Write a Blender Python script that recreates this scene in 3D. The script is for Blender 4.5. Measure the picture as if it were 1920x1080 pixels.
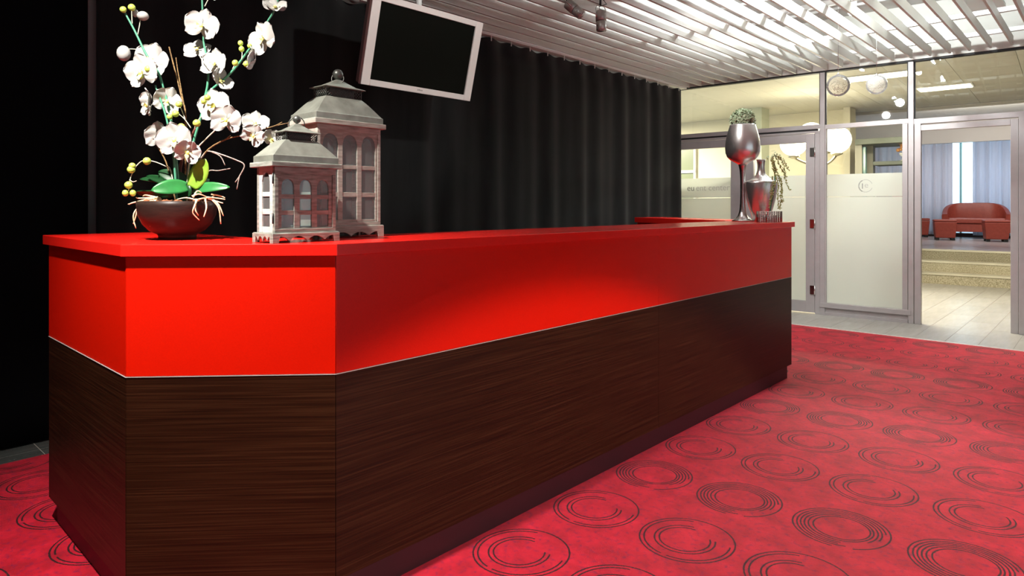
import bpy, bmesh, math, random
from mathutils import Vector, Matrix, Euler
random.seed(7)
PI = math.pi
scn = bpy.context.scene
for o in list(bpy.data.objects): bpy.data.objects.remove(o)
C = scn.collection

# ------------------------------------------------------------------ camera, world, lights, exposure
F, Y0, H = 1240.0, 386.3, 1.22            # focal length in pixels of a 1920 wide frame, horizon row, eye height
cam = bpy.data.objects.new('camera', bpy.data.cameras.new('camera')); C.objects.link(cam)
cam.location = (0, 0, H); cam.rotation_euler = (PI/2, 0, 0)
cam.data.sensor_width = 36; cam.data.lens = F/1920*36
cam.data.shift_y = -(540-Y0)/1920; cam.data.clip_start = 0.05
scn.camera = cam
vs = scn.view_settings
vs.view_transform = 'Standard'; vs.look = 'None'; vs.exposure = 0.0; vs.gamma = 1; vs.use_curve_mapping = False
w = bpy.data.worlds.new('daylight'); scn.world = w; w.use_nodes = True
w.node_tree.nodes['Background'].inputs[0].default_value = (0.72, 0.84, 1, 1)
w.node_tree.nodes['Background'].inputs[1].default_value = .85

def frame(deg, x=0, y=0): return Matrix.Translation((x, y, 0)) @ Matrix.Rotation(math.radians(deg), 4, 'Z')
ROOM = frame(-42.3)                       # local x runs away from the curtain, local y along it
HALL = frame(-39.9, 3.24, 7.667)          # local x along the glazed wall, local y beyond it
def lamp(name, kind, loc, energy, color=(1, .95, .88), target=None, size=.1, size_y=None, cone=60, blend=.5, M=None):
    l = bpy.data.lights.new(name, kind); l.energy = energy; l.color = color
    o = bpy.data.objects.new(name, l); C.objects.link(o)
    p = Vector(loc)
    if M: p = M @ p
    o.location = p
    if kind == 'AREA':
        l.shape = 'RECTANGLE'; l.size = size; l.size_y = size_y or size
        if M: o.rotation_euler = (0, 0, M.to_euler().z)
    else: l.shadow_soft_size = size
    if kind == 'SPOT': l.spot_size = math.radians(cone); l.spot_blend = blend
    if target is not None:
        t = Vector(target)
        if M: t = M @ t
        o.rotation_euler = (t-p).to_track_quat('-Z', 'Y').to_euler()
    return o
KEY = (-1.185, 1.28, 2.58)
lamp('key_spot', 'SPOT', KEY, 500, (1, .93, .86), (-.97, 2.22, .80), .03, cone=72, blend=1)
lamp('counter_flood', 'SPOT', (3.23, -.14, 2.60), 800, (1, .94, .88), (1.99, 1.01, 0), .035, cone=72, blend=.14)
for k, (v_, u_, e_) in enumerate(((.1, 1.3, 25), (-.25, 2.7, 30), (-.25, 4.1, 50), (-.2, 5.5, 60), (1.0, 4.9, 40))):
    lamp('carpet_fill_%s' % 'abcdef'[k], 'SPOT', (v_, u_, 2.62), e_, (1, .95, .93), (v_+.05, u_, 0), .06, cone=84, blend=1, M=ROOM)  # unseen fill spots added to brighten the carpet, no fixtures built
lamp('left_carpet_spot', 'SPOT', (-3.2, -.4, 2.62), 9, (1, .93, .9), (-3.0, .2, 0), .06, cone=80, blend=1, M=ROOM)
lamp('far_end_spot', 'SPOT', (-1.95, 5.6, 2.62), 125, (1, .97, .95), (-1.2, 7.6, 1.2), .05, cone=100, blend=1, M=ROOM)  # added light without a fixture, lifts the glazed wall frames and far end
lamp('far_end_fill_b', 'SPOT', (-2.3, 4.3, 2.62), 150, (1, .97, .95), (-2.5, 7.0, 1.2), .05, cone=100, blend=1, M=ROOM)  # another added fill, unseen, to lift the double door frames
lamp('goblet_fill', 'SPOT', (-2.05, 3.5, 2.62), 26, (1, .96, .92), (-2.02, 4.7, 1.5), .03, cone=38, blend=.8, M=ROOM)  # unseen spot added to brighten the goblet
lamp('monitor_fill', 'SPOT', (-.9, 2.3, 2.62), 55, (1, .97, .92), (-3.2, 2.75, 2.2), .03, cone=34, blend=.5, M=ROOM)  # unseen spot added to brighten the monitor shell
lamp('right_side_fill', 'AREA', (3.45, 1.6, 1.5), 7, (.90, .98, 1), (-2, 2.4, 1.7), 6.0, 2.2, M=ROOM)  # soft side light added from beyond the view
lamp('hall_fill', 'SPOT', (-1.3, 1.5, 2.76), 650, (1, .94, .80), (-1.3, 1.3, 0), .02, cone=140, blend=1, M=HALL)  # added source with no visible fitting, brightens hall walls and frosted film
lamp('chandelier_light', 'POINT', (4.2, 9.0, 2.0), 60, (1, .9, .7), None, .18)
lamp('plenum_lamp_a', 'POINT', (-1.52, 5.85, 3.10), 150, (.90, .99, 1), None, .05, M=ROOM)
lamp('plenum_lamp_e', 'POINT', (-2.35, 5.9, 3.10), 16, (.92, .99, 1), None, .05, M=ROOM)
lamp('plenum_lamp_b', 'POINT', (-1.56, 4.30, 3.10), 4, (.90, .99, 1), None, .05, M=ROOM)
lamp('plenum_lamp_c', 'POINT', (-.1, 6.2, 3.10), 18, (.90, .99, 1), None, .05, M=ROOM)
lamp('plenum_lamp_d', 'POINT', (-2.4, 2.6, 3.10), 10, (.90, .99, 1), None, .05, M=ROOM)
lamp('goblet_fill', 'SPOT', (-2.05, 3.5, 2.62), 26, (1, .96, .92), (-2.02, 4.7, 1.5), .03, cone=38, blend=.8, M=ROOM)  # the added goblet light once more
lamp('monitor_fill', 'SPOT', (-.9, 2.3, 2.62), 60, (1, .97, .92), (-3.2, 2.75, 2.2), .03, cone=34, blend=.5, M=ROOM)  # the added monitor light once more
lamp('right_side_fill', 'AREA', (3.45, 1.6, 1.5), 38, (.95, .98, 1), (-2, 2.4, 1.7), 6.0, 2.2, M=ROOM)  # larger share of the added side light
lamp('hall_panel_a', 'AREA', (.72, .95, 2.762), 100, (1, .93, .76), None, .70, .32, M=HALL)
lamp('hall_panel_b', 'AREA', (1.22, 2.35, 2.762), 42, (1, .92, .74), None, .58, .32, M=HALL)
lamp('hall_left_fill', 'AREA', (-4.3, 1.8, 2.74), 700, (1, .93, .74), None, 1.1, .35, M=HALL)  # area light added out of view, no ceiling panel there; brightens the hall
lamp('lounge_fill', 'AREA', (1.6, 7.2, 3.0), 90, (1, .95, .9), (1.6, 9.6, 1.9), 2.5, 1.5, M=HALL)  # unseen area light added to brighten the header above the sheers
lamp('window_daylight', 'AREA', (1.2, 10.9, 1.9), 430, (.86, .92, 1), (1.2, 0, 1.2), 5.0, 2.4, M=HALL)

# ------------------------------------------------------------------ helpers
def px(x, y, Z): return Vector(((x-960)/F*Z, Z, H-(y-Y0)*Z/F))
class MB:
    """collects shapes, builds ONE mesh object"""
    def __init__(s): s.v = []; s.f = []; s.sm = []
    def add(s, vs_, fs, M=None, smooth=False):
        b = len(s.v)
        for p in vs_: s.v.append(tuple(M @ Vector(p)) if M else tuple(p))
        for q in fs: s.f.append(tuple(i+b for i in q)); s.sm.append(smooth)
        return s
    def box(s, x0, y0, z0, x1, y1, z1, M=None):
        if x0 > x1: x0, x1 = x1, x0
        if y0 > y1: y0, y1 = y1, y0
        if z0 > z1: z0, z1 = z1, z0
        v = [(x0,y0,z0),(x1,y0,z0),(x1,y1,z0),(x0,y1,z0),(x0,y0,z1),(x1,y0,z1),(x1,y1,z1),(x0,y1,z1)]
        return s.add(v, [(3,2,1,0),(4,5,6,7),(0,1,5,4),(1,2,6,5),(2,3,7,6),(3,0,4,7)], M)
    def prism(s, poly, z0, z1, M=None):          # poly in xy, extruded in z
        n = len(poly)
        a = sum(poly[i][0]*poly[(i+1) % n][1]-poly[(i+1) % n][0]*poly[i][1] for i in range(n))
        if a < 0: poly = poly[::-1]
        v = [(p[0], p[1], z0) for p in poly]+[(p[0], p[1], z1) for p in poly]
        f = [tuple(range(n-1, -1, -1)), tuple(range(n, 2*n))]+[(i, (i+1) % n, n+(i+1) % n, n+i) for i in range(n)]
        return s.add(v, f, M)
    def lathe(s, prof, n=32, M=None, smooth=True, sy=1.0, cap=True):   # prof: (r,z) from bottom up
        v = []; f = []
        for r, z in prof:
            for k in range(n):
                a = 2*PI*k/n; v.append((r*math.cos(a), sy*r*math.sin(a), z))
        m = len(prof)
        for j in range(m-1):
            for k in range(n): f.append((j*n+k, j*n+(k+1) % n, (j+1)*n+(k+1) % n, (j+1)*n+k))
        if cap: f.append(tuple(range(n-1, -1, -1))); f.append(tuple((m-1)*n+k for k in range(n)))
        return s.add(v, f, M, smooth)
    def tube(s, pts, r, n=6, M=None, closed=False):
        pts = [Vector(p) for p in pts]; m = len(pts); v = []; f = []
        rs = r if isinstance(r, (list, tuple)) else [r]*m
        up = None
        for i, p in enumerate(pts):
            a = pts[i-1] if (i > 0 or closed) else pts[i]; b = pts[(i+1) % m] if (i < m-1 or closed) else pts[i]
            t = (b-a).normalized()
            if up is None: up = Vector((0, 0, 1)) if abs(t.z) < .9 else Vector((1, 0, 0))
            x = t.cross(up).normalized(); y = x.cross(t).normalized(); up = y
            for k in range(n):
                an = 2*PI*k/n; v.append(tuple(p+(x*math.cos(an)+y*math.sin(an))*rs[i]))
        for j in range(m if closed else m-1):
            for k in range(n): f.append((j*n+k, j*n+(k+1) % n, ((j+1) % m)*n+(k+1) % n, ((j+1) % m)*n+k))
        if not closed: f.append(tuple(range(n-1, -1, -1))); f.append(tuple((m-1)*n+k for k in range(n)))
        return s.add(v, f, M, True)
    def sphere(s, c, r, n=16, m=10, sz=1.0, M=None):
        T = Matrix.Translation(c)
        if M: T = M @ T
        return s.lathe([(max(1e-4, r*math.sin(PI*j/m)), -r*sz*math.cos(PI*j/m)) for j in range(m+1)], n, T)
    def build(s, name, mat, parent=None, M=None, bevel=0, solid=0):
        me = bpy.data.meshes.new(name); me.from_pydata(s.v, [], s.f)
        me.polygons.foreach_set('use_smooth', s.sm); me.materials.append(mat); me.update()
        return link(name, me, parent, M, bevel, solid)
WM = {}
def place(o, parent=None, M=None):           # M is a world matrix; without it the child sits in its parent's frame
    if M is not None: o.matrix_basis = M
    if parent is not None:
        o.parent = parent
        o.matrix_parent_inverse = WM[parent.name].inverted() if M is not None else Matrix.Identity(4)
        WM[o.name] = M.copy() if M is not None else WM[parent.name].copy()
    else: WM[o.name] = M.copy() if M is not None else Matrix.Identity(4)
def link(name, me, parent=None, M=None, bevel=0, solid=0):
    o = bpy.data.objects.new(name, me); C.objects.link(o)
    place(o, parent, M)
    if solid:
        q = o.modifiers.new('thickness', 'SOLIDIFY'); q.thickness = solid; q.offset = 0
    if bevel:
        q = o.modifiers.new('bevel', 'BEVEL'); q.width = bevel; q.segments = 2; q.limit_method = 'ANGLE'; q.angle_limit = .6
    return o
def tag(o, label=None, cat=None, group=None, kind=None):
    if label: o['label'] = label
    if cat: o['category'] = cat
    if group: o['group'] = group
    if kind: o['kind'] = kind
    return o
def thing(name, label, cat, M=None, group=None):
    o = bpy.data.objects.new(name, None); C.objects.link(o); o.empty_display_size = .1
    place(o, None, M)
    return tag(o, label, cat, group)
def struct(name, mb, mat, parent=None, M=None, bevel=0):
    o = mb.build(name, mat, parent, M, bevel)
    if parent is None: o['kind'] = 'structure'
    return o
def text(name, s, size, mat, parent, M, depth=.0008):
    cu = bpy.data.curves.new(name, 'FONT'); cu.body = s; cu.size = size; cu.extrude = depth
    t = bpy.data.objects.new(name, cu); C.objects.link(t)
    dg = bpy.context.evaluated_depsgraph_get(); me = bpy.data.meshes.new_from_object(t.evaluated_get(dg))
    bpy.data.objects.remove(t); me.materials.clear(); me.materials.append(mat)
    return link(name, me, parent, M)
def T(x, y, z=0, rz=0): return Matrix.Translation((x, y, z)) @ Matrix.Rotation(rz, 4, 'Z')

# ------------------------------------------------------------------ materials
def mat(name, col, rough=.5, metal=0, spec=.5, coat=0, coat_r=.1, emit=0, ecol=None, sheen=0, trans=0, ior=1.45):
    m = bpy.data.materials.new(name); m.use_nodes = True
    b = m.node_tree.nodes['Principled BSDF']; i = b.inputs
    i['Base Color'].default_value = (*col, 1); i['Roughness'].default_value = rough; i['Metallic'].default_value = metal
    i['Specular IOR Level'].default_value = spec; i['Coat Weight'].default_value = coat; i['Coat Roughness'].default_value = coat_r
    i['Sheen Weight'].default_value = sheen; i['Transmission Weight'].default_value = trans; i['IOR'].default_value = ior
    if emit: i['Emission Color'].default_value = (*(ecol or col), 1); i['Emission Strength'].default_value = emit
    return m
class N:
    def __init__(s, m): s.t = m.node_tree; s.b = s.t.nodes['Principled BSDF']
    def new(s, k, **kw):
        n = s.t.nodes.new(k)
        for a, v in kw.items(): setattr(n, a, v)
        return n
    def put(s, sock, v):
        if isinstance(v, (int, float, tuple)): sock.default_value = v
        else: s.t.links.new(v, sock)
    def math(s, op, a, b=0, c=0):
        n = s.new('ShaderNodeMath', operation=op)
        s.put(n.inputs[0], a); s.put(n.inputs[1], b); s.put(n.inputs[2], c); return n.outputs[0]
    def coord(s, scale=(1, 1, 1), which='Object'):
        tc = s.new('ShaderNodeTexCoord'); mp = s.new('ShaderNodeMapping'); mp.inputs['Scale'].default_value = scale
        s.t.links.new(tc.outputs[which], mp.inputs[0]); return mp.outputs[0]
    def noise(s, vec, scale=5, detail=3, rough=.5):
        n = s.new('ShaderNodeTexNoise'); s.put(n.inputs['Vector'], vec)
        n.inputs['Scale'].default_value = scale; n.inputs['Detail'].default_value = detail; n.inputs['Roughness'].default_value = rough
        return n.outputs[0]
    def ramp(s, fac, stops):
        n = s.new('ShaderNodeValToRGB'); e = n.color_ramp.elements
        while len(e) < len(stops): e.new(.5)
        for k, (p, c) in enumerate(stops): e[k].position = p; e[k].color = (*c, 1)
        s.put(n.inputs[0], fac); return n.outputs[0]
    def mix(s, fac, a, b, mode='MIX'):
        n = s.new('ShaderNodeMix', data_type='RGBA', blend_type=mode)
        s.put(n.inputs[0], fac); s.put(n.inputs[6], a); s.put(n.inputs[7], b); return n.outputs[2]
    def bump(s, h, strength=.3, dist=.01):
        n = s.new('ShaderNodeBump'); n.inputs['Strength'].default_value = strength; n.inputs['Distance'].default_value = dist
        s.put(n.inputs['Height'], h); s.t.links.new(n.outputs[0], s.b.inputs['Normal'])
    def base(s, c): s.put(s.b.inputs['Base Color'], c)
def noisy(name, stops, scale=(1, 1, 1), ns=6, detail=4, rough=.5, bump=0, bd=.002, **kw):
    m = mat(name, stops[0][1], rough, **kw); n = N(m); f = n.noise(n.coord(scale), ns, detail)
    n.base(n.ramp(f, stops))
    if bump: n.bump(f, bump, bd)
    return m
M_red = noisy('red_laminate', [(.3, (.58, .006, .0003)), (.7, (.64, .008, .0005))], (40, 40, 40), 6, 3, rough=.30, bump=.05, bd=.0005, spec=.4)
M_redtop = noisy('red_worktop_laminate', [(.3, (.70, .010, .006)), (.7, (.76, .014, .008))], (40, 40, 40), 6, 3, rough=.26, bump=.05, bd=.0005)
M_wood = noisy('wenge_laminate', [(.30, (.011, .0030, .0012)), (.52, (.023, .0068, .0024)), (.75, (.042, .0150, .0060))], (1.2, 1.2, 95), 2.2, 5, rough=.40, spec=.20, bump=.25, bd=.0006)
M_plinth = mat('plinth_laminate', (.020, .004, .006), .45)
M_alu = mat('aluminium_strip', (.66, .62, .58), .35, .4)
M_frame = noisy('grey_anodised_frame', [(.3, (.40, .37, .365)), (.7, (.43, .40, .395))], (3, 3, 3), 4, 2, rough=.42, metal=.25)
M_gasket = mat('black_gasket', (.01, .01, .01), .6)
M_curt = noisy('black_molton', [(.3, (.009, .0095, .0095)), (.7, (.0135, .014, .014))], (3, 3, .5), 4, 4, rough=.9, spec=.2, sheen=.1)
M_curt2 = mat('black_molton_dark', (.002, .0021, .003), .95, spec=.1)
M_slat = noisy('painted_slat', [(.3, (.60, .59, .54)), (.7, (.65, .64, .59))], (.6, .6, 2), 3, 2, rough=.5, metal=.05)
M_deck = noisy('plenum_deck', [(.3, (.48, .47, .45)), (.7, (.58, .57, .55))], (2, 2, 2), 3, 4, rough=.6)
M_rail = mat('perforated_rail', (.75, .75, .74), .4, .3)
M_dark = mat('black_plastic', (.012, .012, .012), .4)
M_wallm = mat('wall_paint_grey', (.55, .54, .52), .8)
M_wallh = noisy('wall_paint_cream', [(.3, (.72, .66, .50)), (.7, (.75, .69, .53))], (1, 1, 1), 2, 2, rough=.75)
M_walll = mat('wall_paint_light', (.70, .66, .60), .8)
M_ceilh = mat('ceiling_tile_cream', (.50, .47, .38), .6)
M_white = mat('white_paint', (.8, .79, .76), .4)
M_silver = mat('polished_silver', (.82, .80, .78), .27, .93)
M_silver2 = noisy('hammered_silver', [(.3, (.6, .58, .56)), (.7, (.7, .68, .66))], (60, 60, 60), 3, 2, rough=.16, metal=1, bump=.5, bd=.004)
M_tvw = mat('white_monitor_shell', (.70, .67, .63), .42)
M_tvs = mat('black_monitor_screen', (.004, .0048, .0035), .35, spec=.08)
M_tvside = mat('grey_monitor_side', (.22, .23, .23), .35)
M_leath = noisy('red_leather', [(.3, (.27, .045, .03)), (.7, (.33, .06, .04))], (4, 4, 4), 5, 3, rough=.38)
M_terr = noisy('terrazzo_step', [(.35, (.26, .22, .13)), (.5, (.44, .39, .255)), (.65, (.60, .54, .39))], (14, 14, 14), 6, 4, rough=.5)
M_nose = mat('step_nosing', (.62, .57, .43), .4)
M_plat = noisy('platform_floor', [(.3, (.42, .38, .38)), (.7, (.5, .46, .46))], (2, 8, 2), 3, 2, rough=.25)
M_brass = mat('brushed_nickel', (.42, .38, .28), .3, 1)
M_green = noisy('orchid_leaf', [(.3, (.02, .14, .035)), (.7, (.03, .20, .05))], (10, 10, 10), 3, 2, rough=.35)
M_green_y = noisy('orchid_leaf_yellow', [(.3, (.18, .36, .03)), (.7, (.26, .45, .05))], (10, 10, 10), 3, 2, rough=.4)
M_green_d = mat('orchid_leaf_dark', (.006, .045, .012), .4)
M_stem = mat('orchid_stem', (.06, .25, .15), .5)
M_stemw = mat('pale_stalk', (.50, .52, .38), .5)
M_twig = noisy('brown_twig', [(.3, (.07, .035, .012)), (.7, (.30, .19, .07))], (60, 60, 60), 3, 3, rough=.7)
M_twigs = noisy('silver_twig', [(.3, (.10, .07, .06)), (.7, (.5, .44, .38))], (80, 80, 80), 3, 3, rough=.6)
M_twigr = mat('red_brown_stem', (.10, .025, .015), .6)
M_root = noisy('pale_root', [(.3, (.60, .38, .20)), (.7, (.85, .70, .48))], (30, 30, 30), 3, 3, rough=.6)
M_rootb = mat('brown_moss', (.20, .07, .025), .8)
M_bud = mat('green_bud', (.42, .55, .09), .45)
M_petal = mat('orchid_petal', (.36, .362, .342), .55); M_petal.node_tree.nodes['Principled BSDF'].inputs['Subsurface Weight'].default_value = 0
M_lip = mat('orchid_lip', (.80, .74, .22), .5)
M_bowl = noisy('dark_brown_bowl', [(.3, (.018, .011, .009)), (.7, (.030, .017, .013))], (10, 10, 60), 4, 3, rough=.42, spec=.25)
def lwood(name, dark, light):
    m = noisy(name, [(.25, dark), (.5, tuple((a+b)/2 for a, b in zip(dark, light))), (.75, light)], (9, 9, 60), 2.2, 6, rough=.8, bump=.4, bd=.0015); return m
M_lw1 = lwood('weathered_grey_wood', (.11, .12, .10), (.35, .37, .325)); M_lw1lit = lwood('weathered_grey_wood_lit', (.34, .35, .33), (.60, .60, .57))  # side-face copy is lighter: lamp light painted into the wood colour
M_lw2 = lwood('weathered_brown_wood', (.19, .18, .15), (.40, .39, .34))
M_tin = noisy('aged_zinc', [(.3, (.22, .235, .20)), (.7, (.34, .36, .31))], (8, 8, 8), 3, 5, rough=.42, metal=.55)
M_tind = mat('dark_zinc', (.10, .105, .095), .4, .7)
M_globe = mat('opal_globe', (1, .96, .86), .4, emit=3.2, ecol=(1, .93, .78))
M_panel = mat('light_panel', (1, .97, .85), .5, emit=3.5, ecol=(1, .93, .72))
M_bulb = mat('bright_bulb', (1, 1, 1), .5, emit=40, ecol=(1, .99, .96))
M_leafb = noisy('box_foliage', [(.3, (.14, .24, .09)), (.7, (.60, .66, .48))], (60, 60, 60), 3, 3, rough=.6)
M_trail = noisy('trailing_foliage', [(.3, (.20, .25, .05)), (.7, (.55, .56, .22))], (70, 70, 70), 3, 3, rough=.5)
M_chrome_d = mat('dark_chrome', (.35, .33, .30), .2, 1)
def glassy(name, tint, gloss=1.5, haze=0.0):
    m = bpy.data.materials.new(name); m.use_nodes = True; t = m.node_tree; t.nodes.clear()
    o = t.nodes.new('ShaderNodeOutputMaterial'); tr = t.nodes.new('ShaderNodeBsdfTransparent'); tr.inputs[0].default_value = (*tint, 1)
    g = t.nodes.new('ShaderNodeBsdfGlossy'); g.inputs['Roughness'].default_value = .015
    fr = t.nodes.new('ShaderNodeFresnel'); fr.inputs[0].default_value = gloss
    mx = t.nodes.new('ShaderNodeMixShader'); t.links.new(fr.outputs[0], mx.inputs[0]); t.links.new(tr.outputs[0], mx.inputs[1]); t.links.new(g.outputs[0], mx.inputs[2])
    last = mx
    if haze:
        d = t.nodes.new('ShaderNodeBsdfDiffuse'); d.inputs[0].default_value = (.8, .8, .78, 1)
        m2 = t.nodes.new('ShaderNodeMixShader'); m2.inputs[0].default_value = haze
        t.links.new(mx.outputs[0], m2.inputs[1]); t.links.new(d.outputs[0], m2.inputs[2]); last = m2
    t.links.new(last.outputs[0], o.inputs[0]); return m
M_glass = glassy('clear_glass', (.97, .985, .96))
M_lglass = glassy('lantern_glass', (.84, .93, .93), 1.5, .10)
def trans_mat(name, col, tf, clear=0.0, gloss=.0):
    m = bpy.data.materials.new(name); m.use_nodes = True; t = m.node_tree; t.nodes.clear()
    o = t.nodes.new('ShaderNodeOutputMaterial'); d = t.nodes.new('ShaderNodeBsdfDiffuse'); d.inputs[0].default_value = (*col, 1)
    tl = t.nodes.new('ShaderNodeBsdfTranslucent'); tl.inputs[0].default_value = (*col, 1)
    mx = t.nodes.new('ShaderNodeMixShader'); mx.inputs[0].default_value = tf
    t.links.new(d.outputs[0], mx.inputs[1]); t.links.new(tl.outputs[0], mx.inputs[2]); last = mx
    if clear:
        tr = t.nodes.new('ShaderNodeBsdfTransparent'); m2 = t.nodes.new('ShaderNodeMixShader'); m2.inputs[0].default_value = clear
        t.links.new(last.outputs[0], m2.inputs[1]); t.links.new(tr.outputs[0], m2.inputs[2]); last = m2
    t.links.new(last.outputs[0], o.inputs[0]); return m
M_frost = trans_mat('frosted_film', (.86, .88, .82), .55, .06)
M_sheer = trans_mat('white_sheer', (.72, .70, .76), .6, .08)
M_sheerp = trans_mat('pink_sheer', (.74, .67, .69), .6, .08)
M_sheerb = trans_mat('blue_facade_glass', (.55, .64, .68), .6, .0)
M_teal = mat('teal_mullion', (.25, .50, .55), .5)

def carpet_mat():
    m = mat('red_ring_carpet', (.4, .01, .03), .62, spec=.30, sheen=.10); n = N(m)
    m.node_tree.nodes['Principled BSDF'].inputs['Sheen Tint'].default_value = (1, .45, .55, 1)
    tc = n.new('ShaderNodeTexCoord'); sp = n.new('ShaderNodeSeparateXYZ'); n.t.links.new(tc.outputs['Object'], sp.inputs[0])
    v, u = sp.outputs[0], sp.outputs[1]
    wob = n.math('MULTIPLY', n.math('SUBTRACT', n.noise(tc.outputs['Object'], 260, 1), .5), .006)
    xv = n.math('DIVIDE', n.math('ADD', v, 1.547), .39)
    yu = n.math('DIVIDE', n.math('SUBTRACT', n.math('SUBTRACT', u, 2.66), n.math('MULTIPLY', n.math('ADD', v, 1.547), .045)), .4555)
    ix = n.math('ROUND', xv); iy = n.math('ROUND', yu)
    dx = n.math('MULTIPLY', n.math('SUBTRACT', xv, ix), .39); dy = n.math('MULTIPLY', n.math('SUBTRACT', yu, iy), .4555)
    mod = n.math('FLOORED_MODULO', n.math('ADD', iy, .5), 3); isD = n.math('LESS_THAN', mod, 1)
    ang = n.math('FLOORED_MODULO', n.math('MULTIPLY', n.math('ARCTAN2', dy, dx), 180/PI), 360)
    def ring(R, gaps, ox=0, oy=0, wd=.0031):
        ex = n.math('SUBTRACT', dx, ox); ey = n.math('SUBTRACT', dy, oy)
        r = n.math('ADD', n.math('SQRT', n.math('ADD', n.math('MULTIPLY', ex, ex), n.math('MULTIPLY', ey, ey))), wob)
        k = n.math('LESS_THAN', n.math('ABSOLUTE', n.math('SUBTRACT', r, R)), wd)
        for a, b in gaps:
            g = n.math('MULTIPLY', n.math('GREATER_THAN', ang, a), n.math('LESS_THAN', ang, b))
            k = n.math('MULTIPLY', k, n.math('SUBTRACT', 1, g))
        return k
    def union(l):
        a = l[0]
        for b in l[1:]: a = n.math('MAXIMUM', a, b)
        return a
    Cs = union([ring(.166, []), ring(.150, [(17, 107), (262, 270)]), ring(.106, [(30, 102)], -.006, -.004), ring(.089, [(38, 96)], -.006, -.004)])
    Ds = union([ring(.165, [(276, 299)]), ring(.150, [(292, 360), (0, 18)]), ring(.137, [(282, 350)]), ring(.124, [(286, 330)]), ring(.110, []), ring(.096, [], .003, 0)])
    k = n.math('ADD', n.math('MULTIPLY', isD, Ds), n.math('MULTIPLY', n.math('SUBTRACT', 1, isD), Cs))
    o1 = n.noise(tc.outputs['Object'], 9, 5, .65); o2 = n.noise(tc.outputs['Object'], 45, 3, .6); o3 = n.noise(tc.outputs['Object'], 500, 2)
    c = n.ramp(o1, [(.30, (.29, .0015, .010)), (.5, (.44, .003, .017)), (.70, (.58, .007, .027))])
    c = n.mix(n.math('MULTIPLY', n.math('SMOOTH_MIN', n.math('MAXIMUM', n.math('SUBTRACT', o2, .52), 0), .3, .05), 3.2), c, (.10, .005, .045, 1))
    c = n.mix(n.math('MULTIPLY', k, .97), c, (.012, .003, .004, 1))
    n.base(c); n.bump(o3, .5, .004); return m
M_carpet = carpet_mat()
def tile_mat(name, a, b):
    m = mat(name, a, .26, spec=.5); n = N(m)
    f = n.noise(n.coord((6, .9, 1)), 3, 5, .6); rnd = n.new('ShaderNodeObjectInfo').outputs['Random']
    c = n.ramp(f, [(.3, a), (.7, b)]); c = n.mix(n.math('MULTIPLY', rnd, .22), c, (a[0]*.6, a[1]*.6, a[2]*.58, 1)); n.base(c); return m
M_tile = tile_mat('hall_floor_tile', (.37, .35, .31), (.44, .42, .375))
M_tiled = tile_mat('dark_floor_tile', (.07, .075, .07), (.10, .105, .10))
M_grout = mat('grout', (.28, .26, .22), .8)
M_groutl = mat('light_grout', (.42, .40, .34), .8)

# ------------------------------------------------------------------ setting: floor, carpet, walls
CE = 6.98; CV = -3.885; ZS = 2.73; ZD = 3.30        # carpet edge along u, along v, slat underside, deck
floor = struct('floor', MB().box(-5, -4, -.12, 6, 24, -.0015), M_grout, M=ROOM)
carp = MB().box(CV, -3.59, -.0012, 3.59, CE, .0).build('carpet', M_carpet, None, ROOM)
tag(carp, 'red fitted carpet with rows of dark ring motifs', 'carpet')
struct('trim_1', MB().box(CV, CE, -.0012, 3.6, CE+.022, .004), mat('pale_edge_strip', (.85, .78, .72), .3, .4), M=ROOM)
tcache = {}
def tile(v0, v1, u0, u1, m, g=.0022):
    key = (round(v1-v0, 3), round(u1-u0, 3), m.name)
    if key not in tcache:
        a, b = (v1-v0)/2-g, (u1-u0)/2-g
        mb = MB(); c = .001
        mb.add([(-a,-b,-.012),(a,-b,-.012),(a,b,-.012),(-a,b,-.012),(-a,-b,-c),(a,-b,-c),(a,b,-c),(-a,b,-c),(-a+c,-b+c,0),(a-c,-b+c,0),(a-c,b-c,0),(-a+c,b-c,0)],
               [(0,1,5,4),(1,2,6,5),(2,3,7,6),(3,0,4,7),(4,5,9,8),(5,6,10,9),(6,7,11,10),(7,4,8,11),(8,9,10,11)])
        o = mb.build('tile', m, floor, ROOM @ Matrix.Translation(((v0+v1)/2, (u0+u1)/2, 0))); tcache[key] = o.data; return o
    return link('tile', tcache[key], floor, ROOM @ Matrix.Translation(((v0+v1)/2, (u0+u1)/2, 0)))
for k in range(-6, 6):                               # hall tiles seen through the doorway and along the carpet
    v0 = -1.374+.2475*k; u = 7.53 if k % 2 else 7.08
    tile(v0, v0+.2475, CE+.024, u, M_tile)
    end = 12.3 if k > -5 else 8.0
    while u < end: tile(v0, v0+.2475, u, u+.9, M_tile); u += .9
struct('floor_hall', MB().box(-4.3, CE+.024, -.012, -1.374-.2475*6, 12.6, -.0005).box(-1.374+.2475*6, CE+.024, -.012, 5.9, 12.6, -.0005), M_tile, M=ROOM)
jj = [.05+.27*k for k in range(-5, 6)]
for a, b in zip(jj, jj[1:]):
    tile(-3.985, -3.885, a*1.0, b, M_tiled, .0015); tile(-4.24, -3.985, a, b, M_tiled, .0015)
struct('floor_under_curtain', MB().box(-4.24, jj[-1], -.012, CV, CE, -.0005), M_tiled, M=ROOM)
struct('floor_joints', MB().box(-4.24, jj[0], -.0014, CV, jj[-1], -.0010), M_groutl, M=ROOM)
struct('wall_left', MB().box(-4.4, -3.8, -.1, -4.27, 7.75, ZD+.1), M_wallm, M=ROOM)
struct('wall_back', MB().box(-4.4, -3.8, -.1, 3.7, -3.6, ZD+.1), M_wallm, M=ROOM)
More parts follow.
